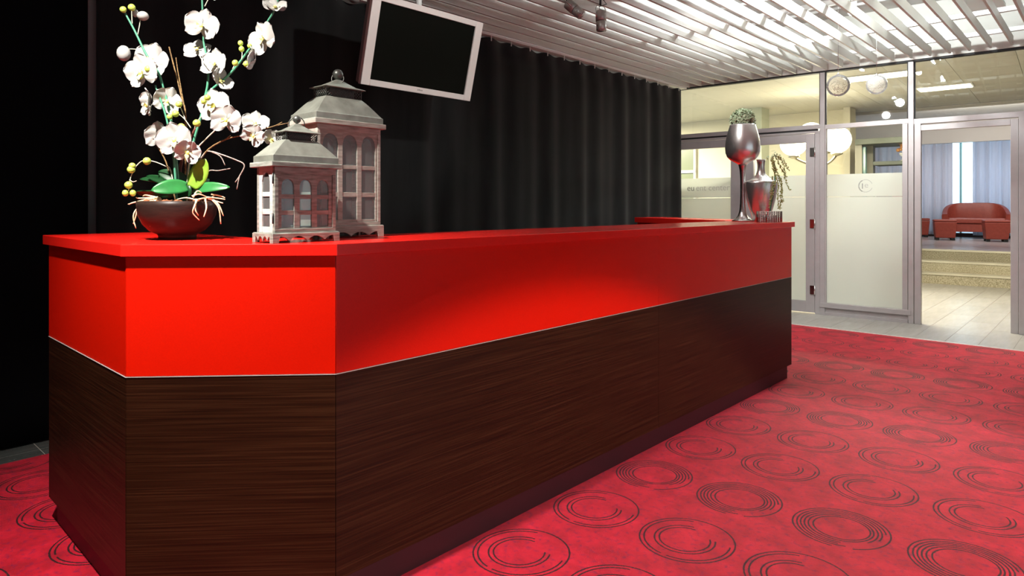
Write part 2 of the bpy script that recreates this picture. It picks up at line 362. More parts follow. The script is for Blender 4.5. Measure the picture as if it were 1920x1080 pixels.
wr = struct('wall_right', MB().box(3.6, -3.6, -.1, 3.75, 7.9, .4).box(3.6, -3.6, 2.6, 3.75, 7.9, ZD+.1).box(3.6, 4.6, .4, 3.75, 7.9, 2.6).box(3.6, -3.6, .4, 3.75, -1.4, 2.6), M_walll, M=ROOM)  # window opening is added, unseen, for the soft side light
for k in range(5): MB().box(3.62, -1.4+k*1.5-.03, .4, 3.7, -1.4+k*1.5+.03, 2.6).build('window_post', M_frame, wr, ROOM)  # posts of the added window, out of view
MB().box(3.66, -1.4, .4, 3.67, 4.6, 2.6).build('window_pane', M_glass, wr, ROOM)

# ceiling: deck, rails, slats
ceil = struct('ceiling', MB().box(-4.4, -3.8, ZD, 3.75, 7.9, ZD+.1), M_deck, M=ROOM)
sl = MB().box(-.009, -3.5, 0, .009, 7.76, .085).build('slat', M_slat, ceil, ROOM @ Matrix.Translation((-4.005, 0, ZS)))
for k in range(1, 46): link('slat', sl.data, ceil, ROOM @ Matrix.Translation((-4.005+.165*k, 0, ZS)))
for u in (7.55, 6.75, 5.6, 4.4, 3.2, 2.0, .8, -.4, -1.6, -2.8):
    mb = MB().box(-4.25, u-.02, ZS+.087, 3.6, u+.02, ZS+.092).box(-4.25, u-.02, ZS+.092, 3.6, u-.016, ZS+.125)
    for k in range(40): mb.box(-4.2+k*.195, u-.012, ZS+.0855, -4.17+k*.195, u+.012, ZS+.087)
    mb.build('rail', M_rail, ceil, ROOM)
for a in range(14):                                   # ribs of the deck above the slats
    MB().box(-4.25, -3+a*.8, ZD-.025, 3.6, -2.96+a*.8, ZD).build('deck_joint', M_deck, ceil, ROOM)
dct = MB().tube([(-.55, 2.5, 3.02), (-.55, 7.3, 3.02)], .018, 8).tube([(-.62, 2.5, 3.02), (-.62, 6.9, 3.02)], .012, 8)
o = dct.build('conduit', M_dark, ceil, ROOM)
MB().box(-.95, 2.5, 2.97, -.7, 7.2, 2.995).build('cable_tray', M_rail, ceil, ROOM)
MB().box(-.42, 5.2, 2.95, .3, 6.9, 3.05).build('duct', mat('galvanised', (.5, .56, .58), .35, .6), ceil, ROOM)

# black curtains
def curtain(name, v, u0, u1, z0, z1, amp, per, m, label, sag=.022, hookp=.26, seed=1, damp=1.0):
    rnd = random.Random(seed); mb = MB(); n = int((u1-u0)/.022); rows = 12
    ph = [rnd.uniform(0, 6.28) for _ in range(6)]
    vs_ = []; fs = []
    for j in range(rows+1):
        t = j/rows
        for i in range(n+1):
            u = u0+(u1-u0)*i/n
            d = amp*(.55*math.sin(2*PI*u/per+ph[0]+.25*t)+.30*math.sin(2*PI*u/(per*.62)+ph[1]+.6*math.sin(u*.9))+.22*math.sin(2*PI*u/(per*2.7)+ph[2]))
            d *= .55+.45*(1-t)*damp
            z = z0+(z1-z0)*t
            if t > .95: z -= sag*math.sin(PI*((u/hookp) % 1.0))**2
            vs_.append((v+d, u, z))
    for j in range(rows):
        for i in range(n): a = j*(n+1)+i; fs.append((a, a+1, a+n+2, a+n+1))
    mb.add(vs_, fs, None, True)
    o = mb.build(name, m, None, ROOM, solid=.004)
    tag(o, label, 'curtain'); return o
cur = curtain('curtain', -4.06, 1.13, 7.63, .012, ZS-.03, .032, .42, M_curt, 'long black pleated curtain hung behind the counter up to the glass wall', seed=4)
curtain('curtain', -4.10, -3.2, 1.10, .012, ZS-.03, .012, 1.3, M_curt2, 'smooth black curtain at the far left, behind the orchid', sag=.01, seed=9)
struct('trim_2', MB().box(-4.10, -3.4, ZS-.022, -4.02, 7.72, ZS), M_white, M=ROOM)
hk = MB().box(-.004, -.003, -.045, .004, .003, 0).build('hook', M_white, cur, ROOM @ Matrix.Translation((-4.03, .26*5, ZS-.02)))
for k in range(6, 30): link('hook', hk.data, cur, ROOM @ Matrix.Translation((-4.03, .26*k, ZS-.02)))

# ------------------------------------------------------------------ glazed wall
def fr(mb, x0, x1, z0, z1, y0=-.03, y1=.03): return mb.box(x0, y0, z0, x1, y1, z1)
S_L, S_P1a, S_P1b, S_P2a, S_P2b = -1.62, .318, .369, 1.176, 1.229   # posts
struct('wall_front', MB().box(-2.2, -.05, ZS+.005, 6.5, .06, ZD+.2), M_slat, M=HALL)
struct('trim_3', fr(MB(), -2.2, 6.5, ZS-.012, ZS+.005, -.035, .04), M_gasket, M=HALL)
struct('trim_4', fr(MB(), S_P1a, S_P1b, 0, ZS-.012, -.035, .035), M_frame, M=HALL, bevel=.002)
struct('trim_5', fr(fr(MB(), S_P2a+.004, S_P2b, 0, ZS-.012, -.035, .035), S_P2b+.006, 1.293, 0, 2.07, -.03, .035), M_frame, M=HALL, bevel=.002)
struct('trim_6', fr(fr(fr(MB(), -2.1, S_P1a, 2.09, 2.14), S_P1b, S_P2a+.004, 2.08, 2.13), S_P2b, 6.5, 2.068, 2.122), M_frame, M=HALL, bevel=.002)
struct('trim_7', fr(MB(), -2.1, S_P1a-.03, 2.072, 2.0895, -.02, .02), M_gasket, M=HALL)
def window(n, x0, x1, z0, z1):
    p = fr(fr(MB(), x0, x0+.012, z0, z1, -.012, .012), x1-.012, x1, z0, z1, -.012, .012)
    o = struct('window_%d' % n, p, M_gasket, M=HALL)
    MB().box(x0+.012, -.004, z0, x1-.012, .004, z1).build('pane', M_glass, o, HALL)
    return o
window(1, -2.1, S_P1a, 2.14, ZS-.012); window(2, S_P1b, S_P2a+.004, 2.13, ZS-.012); window(3, S_P2b, 6.4, 2.122, ZS-.012)
# fixed frosted pane
FT, GP = 1.572, 1.322
def film(mb, x0, x1, z0): return mb.box(x0, -.0062, z0, x1, -.0042, GP-.002).box(x0, -.0062, GP+.002, x1, -.0042, FT)
w4 = struct('window_4', fr(fr(fr(MB(), S_P1b, S_P1b+.014, .137, 2.08), S_P2a-.05, S_P2a-.002, .137, 2.08), S_P1a-.002, S_P2a+.03, .083, .137, -.042, .03), M_frame, M=HALL, bevel=.002)
MB().box(S_P1b+.014, -.004, .137, S_P2a-.05, .004, 2.08).build('pane', M_glass, w4, HALL)
film(MB(), S_P1b+.014, S_P2a-.05, .137).build('frosted_film', M_frost, w4, HALL)
fr(MB(), S_P1b, S_P2a, 0, .083, -.012, .03).build('kick_plate', M_frame, w4, HALL)
fr(MB(), S_P1b, S_P2a, 0, .03, -.030, -.012).build('sill', M_frame, w4, HALL)
M_mark = mat('etched_lettering', (.22, .23, .21), .5); M_markf = mat('faint_lettering', (.56, .57, .53), .5)
def disc_ring(R, wd, a0, a1, n=28):
    mb = MB(); v = []; f = []
    for i in range(n+1):
        a = math.radians(a0+(a1-a0)*i/n)
        for y in (-.0072, -.0064):
            for r in (R-wd, R): v.append((r*math.cos(a), y, r*math.sin(a)))
    for i in range(n):
        b = i*4; f += [(b, b+1, b+5, b+4), (b+2, b+6, b+7, b+3), (b, b+4, b+6, b+2), (b+1, b+3, b+7, b+5)]
    return mb.add(v, f)
LG = HALL @ Matrix.Translation((.775, 0, 1.438))
disc_ring(.070, .006, 20, 340).build('logo_ring', M_markf, w4, LG)
disc_ring(.071, .009, 118, 242).build('logo_ring', M_mark, w4, LG)
text('logo_letter', 'e', .085, M_markf, w4, LG @ Matrix.Translation((-.012, -.0064, -.018)) @ Matrix.Rotation(PI/2, 4, 'X'))
text('logo_letter', 'l', .085, M_mark, w4, LG @ Matrix.Translation((-.04, -.0064, -.03)) @ Matrix.Rotation(PI/2, 4, 'X'))
# double door (two leaves)
d1 = struct('door_1', fr(fr(MB(), -2.1, S_P1a-.002, 2.045, 2.07), S_P1a-.055, S_P1a-.002, 0, 2.045, -.025, .03), M_frame, M=HALL, bevel=.0015)
def leaf(x0, x1, ls, rs):
    l = fr(fr(fr(fr(MB(), x0, x0+ls, .012, 2.04), x1-rs, x1, .012, 2.04), x0+ls, x1-rs, 1.945, 2.04), x0+ls, x1-rs, .012, .14).build('leaf', M_frame, d1, HALL, bevel=.0015)
    MB().box(x0+ls, -.004, .14, x1-rs, .004, 1.945).build('pane', M_glass, l, HALL)
    film(MB(), x0+ls, x1-rs, .14).build('frosted_film', M_frost, l, HALL)
    return l
L1 = leaf(-1.60, -.573, .10, .135); L2 = leaf(-.567, S_P1a-.057, .135, .095)
L1n = text('lettering', 'eu', .105, M_mark, L1, HALL @ Matrix.Translation((-1.29, -.0064, 1.415)) @ Matrix.Rotation(PI/2, 4, 'X'))
text('lettering', 'ent center', .105, M_markf, L1, HALL @ Matrix.Translation((-1.17, -.0064, 1.415)) @ Matrix.Rotation(PI/2, 4, 'X'))
for z in (1.83, 1.02, .27):
    h = MB().box(S_P1a-.105, -.042, z-.05, S_P1a-.050, -.03, z+.05).build('hinge', M_chrome_d, L2, HALL, bevel=.002)
    MB().tube([(S_P1a-.052, -.045, z-.055), (S_P1a-.052, -.045, z+.055)], .008, 10).build('hinge_pin', M_silver, h, HALL)
# open doorway
struct('door_2', fr(fr(fr(MB(), 1.293, 2.032, 1.997, 2.055, -.03, .03), 2.032, 2.092, 0, 2.055, -.03, .03), 2.096, 2.30, 0, 2.066, -.06, .06), M_frame, M=HALL, bevel=.002)
struct('wall_front_right', MB().box(2.30, -.05, 0, 6.4, .05, 2.068), M_frame, M=HALL)

# ------------------------------------------------------------------ hall beyond the glass
NB = 3.72
struct('wall_hall_back', MB().box(-8, NB, 0, -.27, NB+.12, 3.1).box(-.27, NB-.25, 0, -.17, NB+.12, 3.1), M_wallh, M=HALL)
struct('wall_hall_left', MB().box(-8.1, -.3, 0, -8, NB+.1, 3.1), M_wallh, M=HALL)
struct('pillar_1', MB().box(-1.62, 2.6, 0, -1.25, 2.95, 2.79), mat('pillar_paint', (.45, .47, .36), .6), M=HALL)
hc = struct('ceiling_hall', MB().box(-8, .06, 2.80, 6.6, NB+.7, 2.95), M_gasket if False else M_grout, M=HALL)
mbt = MB(); tl_ = MB().box(-.298, -.298, -.014, .298, .298, 0)
tm = None
for a in range(-7, 9):
    for b in range(0, 7):
        Mx = HALL @ Matrix.Translation((-.05+a*.6, .36+b*.6, 2.80)) 
        if tm is None: o = tl_.build('ceiling_tile', M_ceilh, hc, Mx); tm = o.data
        else: link('ceiling_tile', tm, hc, Mx)
struct('ceiling_hall_left', MB().box(-8, .06, 2.786, -4.56, NB, 2.80), M_ceilh, M=HALL)
def light_panel(x, y, sx, sy, label):
    t = thing('light_panel', label, 'light', HALL @ Matrix.Translation((x, y, 2.785)), 'ceiling panels beyond the glass')
    MB().box(-sx/2, -sy/2, -.012, sx/2, sy/2, .0005).build('frame', M_white, t)
    MB().box(-sx/2+.02, -sy/2+.02, -.018, sx/2-.02, sy/2-.02, -.0125).build('diffuser', M_panel, t)
light_panel(.72, .95, .75, .36, 'large glowing ceiling panel in the upper middle pane beside the hanging bubbles')
light_panel(1.22, 2.35, .62, .36, 'smaller glowing ceiling panel crossing the right post of the upper panes')
def s_at(x, n_):      # hall coordinate of an image column at distance n_ behind the glass
    k = (x-960)/F; ax = Vector((math.cos(math.radians(39.9)), -math.sin(math.radians(39.9)))); nn = Vector((math.sin(math.radians(39.9)), math.cos(math.radians(39.9))))
    Ox, Oy = 3.24+n_*nn.x, 7.667+n_*nn.y
    return (k*Oy-Ox)/(ax.x-k*ax.y)
# narrow window strip at the far left of the hall
sw = s_at(1304, NB-.05)
w5 = struct('window_5', MB().box(sw-.9, NB-.05, .9, sw-.84, NB, 2.45).box(sw-.04, NB-.05, .9, sw, NB, 2.45).box(sw-.9, NB-.05, 1.84, sw, NB, 1.89).box(sw-.9, NB-.05, 2.4, sw, NB, 2.45).box(sw-.46, NB-.045, .9, sw-.42, NB, 2.4), M_white, M=HALL)
MB().box(sw-.88, NB-.02, .9, sw-.02, NB-.01, 2.4).build('pane', mat('green_grey_pane', (.17, .19, .12), .3), w5, HALL)
struct('baseboard_hall', MB().box(-8, NB-.015, 0, -.27, NB, .09), M_frame, M=HALL)

# chandelier with opal globes
ch = thing('chandelier', 'nickel chandelier with upturned opal globes glowing behind the glass doors', 'lamp', Matrix.Translation(px(1538, 309, 9.0)))
MB().lathe([(.012, -.05), (.03, -.04), (.04, 0), (.03, .03), (.012, .05), (.012, 1.0), (.05, 1.02), (.06, 1.06)], 16).build('stem', M_brass, ch)
for (gx, gy, gz, r) in ((1488, 268, 8.75, .172), (1521, 255, 9.35, .19), (1569, 262, 8.9, .18), (1548, 262, 9.5, .17)):
    g = px(gx, gy, gz)-px(1538, 309, 9.0)
    cup = g-Vector((0, 0, r+.01))
    pts = []
    for i in range(9):
        t = i/8; pts.append(Vector((cup.x*t, cup.y*t, cup.z*(t**2.2)-.01)))
    a = MB().tube(pts, .016, 8).lathe([(.015, -.03), (.075, -.004), (.075, .01)], 16, Matrix.Translation(cup)).build('arm', M_brass, ch)
    MB().sphere(g, r, 28, 18).build('globe', M_globe, ch)

# steps, platform, lounge
NS = 4.27
steps = struct('stairs', MB().box(-.17, NS+.6, 0, 6.5, NS+6.2, .50), M_terr, M=HALL)
for k in range(3):
    MB().box(-.17, NS+.3*k, 0, 6.5, NS+.6+.3, .17*(k+1)-.03-.002*0).build('step', M_terr, steps, HALL) if k < 2 else MB().box(-.17, NS+.6, 0, 6.5, NS+.95, .48).build('step', M_terr, steps, HALL)
    MB().box(-.17, NS+.3*k-.012, .17*(k+1)-.032, 6.5, NS+.3*(k+1), .17*(k+1)-.001).build('nosing', M_nose, steps, HALL, bevel=.004)
struct('floor_lounge', MB().box(-.17, NS+.63, .50, 6.5, NS+6.2, .512), M_plat, M=HALL)
struct('ceiling_lounge', MB().box(-3.5, NB+.2, 3.15, 6.6, 11.4, 3.3), M_walll, M=HALL)
struct('wall_lounge_left', MB().box(-3.6, NB+.12, 0, -3.5, 11.4, 3.2), M_walll, M=HALL)
struct('wall_lounge_right', MB().box(6.5, -.3, 0, 6.6, 11.4, 3.2), M_walll, M=HALL)
NW = 10.25
struct('wall_lounge_header', MB().box(-3.5, NW-.25, 2.66, 6.5, NW-.12, 3.2).box(-3.5, NS+.4, 2.79, 6.5, NS+.5, 3.2), M_walll, M=HALL)
struct('baseboard_lounge', MB().box(-3.5, NW-.02, .0, 6.5, NW+.1, .60), mat('dark_sill', (.05, .03, .025), .5), M=HALL)
w6 = struct('window_6', MB().box(-3.5, NW, 2.95, 6.5, NW+.08, 3.15), M_white, M=HALL)
for s in [-3.2+.42*k for k in range(23)]: MB().box(s, NW+.02, .6, s+.035, NW+.07, 2.95).build('mullion', M_teal, w6, HALL)
MB().box(-3.5, NW+.04, .6, 6.5, NW+.045, 2.95).build('pane', M_sheerb, w6, HALL)
def sheer(x0, x1, m, label, seed):
    rnd = random.Random(seed); n = int((x1-x0)/.018); vs_ = []; fs = []
    p0, p1 = rnd.uniform(0, 6), rnd.uniform(0, 6)
    for j in range(3):
        for i in range(n+1):
            x = x0+(x1-x0)*i/n
            vs_.append((x, NW-.09+.024*math.sin(2*PI*x/.16+p0)+.014*math.sin(2*PI*x/.093+p1), .56+(2.66-.56+.03)*j/2))
    for j in range(2):
        for i in range(n): a = j*(n+1)+i; fs.append((a, a+1, a+n+2, a+n+1))
    o = MB().add(vs_, fs, None, True).build('sheer_curtain', m, None, HALL, solid=.002); tag(o, label, 'curtain'); return o
sheer(-3.3, s_at(1786, NW-.1), M_sheerp, 'white pink-tinged sheer curtain left of the pale blue window strip', 1)
sheer(s_at(1824, NW-.1), 5.6, M_sheer, 'white sheer curtain behind the sofa, right of the blue window strip', 2)

def rounded_box(mb, x0, y0, z0, x1, y1, z1, M=None): return mb.box(x0, y0, z0, x1, y1, z1, M)
# sofa
def local_hall(pt, rz=0): return Matrix.Translation(pt) @ Matrix.Rotation(math.radians(-39.9+rz), 4, 'Z')
sp = px(1831, 446, 14.15); sofa_M = local_hall((sp.x, sp.y, .512), 8)
sf = thing('sofa', 'red leather tub sofa for two on the raised lounge floor', 'sofa', sofa_M)
W2 = .605
shell = []; prof_in = []
mb = MB(); n = 24
def tub(t):   # curved outline: arm front -> back -> arm front
    a = PI*t; ca, sa = math.cos(a), math.sin(a)
    return (-W2*math.copysign(abs(ca)**.45, ca), .05+.62*abs(sa)**.55)
vs_ = []; fs = []
for i in range(n+1):
    t = i/n; x, y = tub(t); s = math.sin(PI*t)
    top = .52+.26*min(1, max(0, (s-.0))**.8)
    xi, yi = x*.86, y-.10 if y > .15 else y
    vs_ += [(x, y, .15), (x*1.02, y+.02, top-.03), (x, y, top), (xi, yi, top), (xi, yi, .15)]
for i in range(n):
    b = i*5
    for j in range(4): fs.append((b+j, b+j+1, b+j+6, b+j+5))
    fs.append((b+4, b, b+5, b+9))
fs += [(0, 1, 2, 3, 4), (n*5+4, n*5+3, n*5+2, n*5+1, n*5)]
mb.add(vs_, fs, None, True).build('back_and_arms', M_leath, sf, bevel=.012)
MB().box(-.515, -.02, .33, .515, .54, .45).build('seat_cushion', M_leath, sf, bevel=.03)
MB().box(-.515, .02, .15, .515, .56, .325).build('base', M_leath, sf, bevel=.01)
for x in (-.48, .48):
    for y in (.06, .55): MB().lathe([(.022, 0), (.03, .15)], 10, T(x, y)).build('leg', M_dark, sf)
def ottoman(xp, yp, size, label, rz=12):
    Z = F*(H-.512)/(yp-Y0); p = px(xp, yp, Z)
    t = thing('ottoman', label, 'stool', local_hall((p.x, p.y, .512), rz), 'red leather cube stools on the platform')
    a, b = size/2, size/2*.86
    MB().add([(-b,-b,.05),(b,-b,.05),(b,b,.05),(-b,b,.05),(-a,-a,.38),(a,-a,.38),(a,a,.38),(-a,a,.38)], [(3,2,1,0),(4,5,6,7),(0,1,5,4),(1,2,6,5),(2,3,7,6),(3,0,4,7)]).build('body', M_leath, t, bevel=.015)
    MB().box(-a*1.01, -a*1.01, .382, a*1.01, a*1.01, .43).build('seat', M_leath, t, bevel=.018)
    for x in (-1, 1):
        for y in (-1, 1): MB().box(x*b*.8-.03, y*b*.8-.03, 0, x*b*.8+.03, y*b*.8+.03, .05).build('leg', M_dark, t)
ottoman(1771, 450, .40, 'red leather cube stool in front of the sofa, middle of the three')
ottoman(1867, 453, .42, 'red leather cube stool nearest the right door jamb')
ottoman(1722, 444, .42, 'red leather cube stool half hidden by the left door jamb')

# hanging glass shelves seen over the frosted pane
def hs(name, m, x0, x1, n0, n1, z0, z1, par): MB().box(s_at(x0, n0), n0, z0, s_at(x1, n0), n1, z1).build(name, m, par, HALL, bevel=.003)
M_shelf = mat('green_grey_shelf', (.075, .085, .062), .4); M_tealg = mat('teal_glass_edge', (.10, .20, .19), .15)
M_shelf2 = mat('taupe_panel', (.24, .225, .175), .5)
rk = thing('display_rack', 'green grey glass display rack with two shelves beyond the frosted pane', 'rack', HALL @ Matrix.Translation((s_at(1655, 3.0), 3.0, 0)))
def rkp(name, m, x0, x1, n0, n1, z0, z1):
    MB().box(s_at(x0, n0), n0, z0, s_at(x1, n0), n1, z1).build(name, m, rk, HALL, bevel=.003)
rkp('post', M_shelf2, 1603, 1616, 2.9, 3.0, 0, 2.18); rkp('post', M_tealg, 1617, 1623, 2.95, 3.05, 0, 2.10); rkp('post', M_shelf2, 1625, 1637, 3.2, 3.35, 0, 2.22)
rkp('top_shelf', M_shelf, 1603, 1711, 2.85, 3.6, 2.13, 2.21); rkp('middle_shelf', M_shelf, 1637, 1711, 3.1, 3.5, 1.83, 1.885)
rkp('bottom_shelf', M_shelf2, 1603, 1711, 3.1, 3.5, 1.0, 1.04)
rkp('back_panel', M_shelf, 1603, 1617, 3.3, 3.32, 0, 2.12)
bp = HALL @ Vector((s_at(1694, 3.25), 3.25, 1.886))
bq = thing('bouquet', 'small orange flower arrangement on the display shelf beyond the glass', 'flowers', Matrix.Translation(bp))
MB().lathe([(.035, 0), (.04, .01), (.012, .03), (.012, .06), (.05, .09), (.055, .12)], 14).build('vase', M_walll, bq)
mb = MB(); rr = random.Random(3)
for k in range(26):
    c = (rr.uniform(-.06, .06), rr.uniform(-.05, .05), .15+rr.uniform(-.03, .11)); mb.sphere(c, rr.uniform(.015, .03), 7, 5)
mb.build('blossoms', mat('orange_bloom', (.70, .33, .12), .7), bq)
for k, (x, c_, lab) in enumerate(((1655, (.05, .035, .02), 'dark brown box standing left on the display rack'), (1688, (.20, .04, .04), 'flat dark red box lying right on the display rack'))):
    s0 = s_at(x, 3.2)
    bx_ = MB().box(-.09 if k == 0 else -.11, -.08, 0, .09 if k == 0 else .11, .08, .62 if k == 0 else .64).build('display_box', mat('box_%d_finish' % k, c_, .5), None, HALL @ Matrix.Translation((s0, 3.3, 1.041)), bevel=.004)
    tag(bx_, lab, 'box')

# hanging glass bubbles
M_bub = glassy('bubble_glass', (.96, .955, .95), 1.18, .10)
def bubble(x, y, r, Z, label):
    c = px(x, y, Z); t = thing('glass_bubble', label, 'ornament', Matrix.Translation(c), 'clear glass bubbles hung from the slats')
    MB().sphere((0, 0, 0), r, 36, 24).build('ball', M_bub, t)
    MB().sphere((0, 0, 0), r*.965, 36, 24).build('inner_surface', M_bub, t)
    mb = MB(); rr = random.Random(int(x))
    for k in range(170):
        v = Vector((rr.gauss(0, 1), rr.gauss(0, 1), rr.gauss(0, 1))).normalized()*r*rr.uniform(.35, .93)
        if v.z > r*.4: v.z *= -.5
        s = rr.uniform(.002, .0045); mb.add([(v.x+s, v.y, v.z), (v.x-s, v.y, v.z), (v.x, v.y+s, v.z), (v.x, v.y-s, v.z), (v.x, v.y, v.z+s), (v.x, v.y, v.z-s)], [(0,2,4),(2,1,4),(1,3,4),(3,0,4),(2,0,5),(1,2,5),(3,1,5),(0,3,5)])
    mb.build('glitter', M_brass, t)['kind'] = 'stuff'
    MB().lathe([(.010, r-.002), (.012, r+.008), (.004, r+.012)], 10).tube([(0, 0, r+.01), (0, 0, ZS+.09-c.z)], .0012, 5).build('cord', M_silver, t)
bubble(1571.6, 160.4, .084, 5.15, 'clear glass bubble hanging on a cord, left one of the two')
bubble(1643.7, 158.9, .084, 5.80, 'clear glass bubble hanging on a cord, right one of the two')

# ------------------------------------------------------------------ counter
def V2(a): return Vector((math.sin(math.radians(a)), math.cos(math.radians(a))))
thc = 42.766; u2 = V2(thc); um = V2(thc-136.1); ul = V2(thc-89.66)
A = Vector((-.5266, 1.9762)); B = A+u2*3.694; Cc = A+um*.6082; D = Cc+ul*.8965
n1 = Vector((u2.y, -u2.x)); n2 = Vector((-um.y, um.x)); n3 = Vector((-ul.y, ul.x))
if n2.y > 0: n2 = -n2
if n3.x > 0: n3 = -n3
def inter(P, v, Q, w_):
    d = v.x*(-w_.y)+w_.x*v.y; r = Q-P; s = (r.x*(-w_.y)+w_.x*r.y)/d; return P+v*s
def outline(o, er, el, width, jn=True):
    A2 = inter(A+n1*o, u2, A+n2*o, um); C2 = inter(A+n2*o, um, Cc+n3*o, ul); B2 = B+n1*o+u2*er; D2 = D+n3*o+ul*el
    Bi = B2-n1*(width); Di = D2-n3*(width); Ii = inter(Bi, u2, Di, ul)
    return A2, B2, C2, D2, Bi, Di, Ii
ZSE, ZBO, ZUN, ZTO = .7172, .0981, 1.0717, 1.1078
ct = thing('reception_counter', 'long angled reception counter with red upper panels and dark wood lower panels', 'counter', Matrix.Translation((A.x, A.y, 0)))
ct_inv = WM[ct.name].inverted()
def cpart(name, mb, m, bevel=.001, kind=None):
    o = mb.build(name, m, ct, bevel=bevel); o.matrix_parent_inverse = ct_inv
    return o
A0, B0, C0, D0, Bi, Di, Ii = outline(0, 0, 0, .40)
A1, B1, C1, D1, _, _, _ = outline(-.018, -.0, -.0, .4)
seam_t = 2.03  # distance of the panel joint along the long side
def facet(P, Q, P1, Q1, z0, z1, name, m, g=.0008):
    d = (Q-P).normalized()*g
    cpart(name, MB().prism([P+d, Q-d, Q1-d, P1+d], z0, z1), m, .0008)
def cut(P, Q, t): return P+(Q-P).normalized()*t
st = None
for a, b, a1, b1 in ((D0, C0, D1, C1), (C0, A0, C1, A1)):
    facet(a, b, a1, b1, ZSE+.002, ZUN, 'upper_panel', M_red); facet(a, b, a1, b1, ZBO, ZSE-.001, 'lower_panel', M_wood)
# long side joint where x = 1235
k = (1235-960)/F; tj = (k*A0.y-A0.x)/(u2.x-k*u2.y)
J0 = A0+u2*tj; J1 = inter(A1, u2, J0, n1)
for a, b, a1, b1 in ((A0, J0, A1, J1), (J0, B0, J1, B1)):
    facet(a, b, a1, b1, ZSE+.002, ZUN, 'upper_panel', M_red); facet(a, b, a1, b1, ZBO, ZSE-.001, 'lower_panel', M_wood)
Ae, Be, Ce, De, _, _, _ = outline(.0016, 0, 0, .4)
cpart('metal_strip', MB().prism([De, Ce, Ae, Be, B1, A1, C1, D1], ZSE-.0009, ZSE+.0008), M_alu, 0)
As, Bs, Cs_, Ds_, Bis, Dis, Iis = outline(-.0182, -.0005, -.0005, .38)
body = MB().prism([As, Bs, Bis, Iis], ZBO+.001, ZUN-.001); body.prism([Cs_, As, Iis, Dis, Ds_], ZBO+.001, ZUN-.001)
cpart('carcass', body, M_wood, 0)
Ap, Bp, Cp, Dp, Bip, Dip, Iip = outline(-.0167-.006, -.022, -.022, .36)
cpart('plinth', MB().prism([Ap, Bp, Bip, Iip], .0005, ZBO).prism([Cp, Ap, Iip, Dip, Dp], .0005, ZBO), M_plinth, 0)
At, Bt, Ct, Dt, Bit, Dit, Iit = outline(.0157, .021, .02, .455)
k = (1238-960)/F; tj = (k*At.y-At.x)/(u2.x-k*u2.y); Jt = At+u2*tj; Jti = inter(Bit, u2, Jt, n1)
cpart('worktop', MB().prism([Ct, At, Jt-u2*.0004, Jti-u2*.0004, Iit, Dit, Dt], ZUN, ZTO), M_redtop, .0018)
cpart('worktop', MB().prism([Jt+u2*.0004, Bt, Bit, Jti+u2*.0004], ZUN, ZTO), M_redtop, .0018)
# rear return counter
R1 = Vector((1.215, 6.55)); R2 = Vector((1.645, 5.10)); ru = Vector((.27, .29))
rc = thing('return_counter', 'red return counter running back to the curtain behind the far end of the long counter', 'counter', Matrix.Translation((R1.x, R1.y, 0)))
ri = WM[rc.name].inverted(); rd = (R2-R1).normalized()
for nm, mb, m in (('worktop', MB().prism([R1, R2, R2+ru, R1+ru], 1.060, 1.108), M_redtop), ('upper_panel', MB().prism([R1+ru*.06+rd*.03, R2+ru*.06, R2+ru*.94, R1+ru*.94+rd*.03], .72, 1.0595), M_red),
                  ('lower_panel', MB().prism([R1+ru*.06+rd*.03, R2+ru*.06, R2+ru*.94, R1+ru*.94+rd*.03], .001, .7195), M_wood)):
    mb.build(nm, m, rc, bevel=.001).matrix_parent_inverse = ri

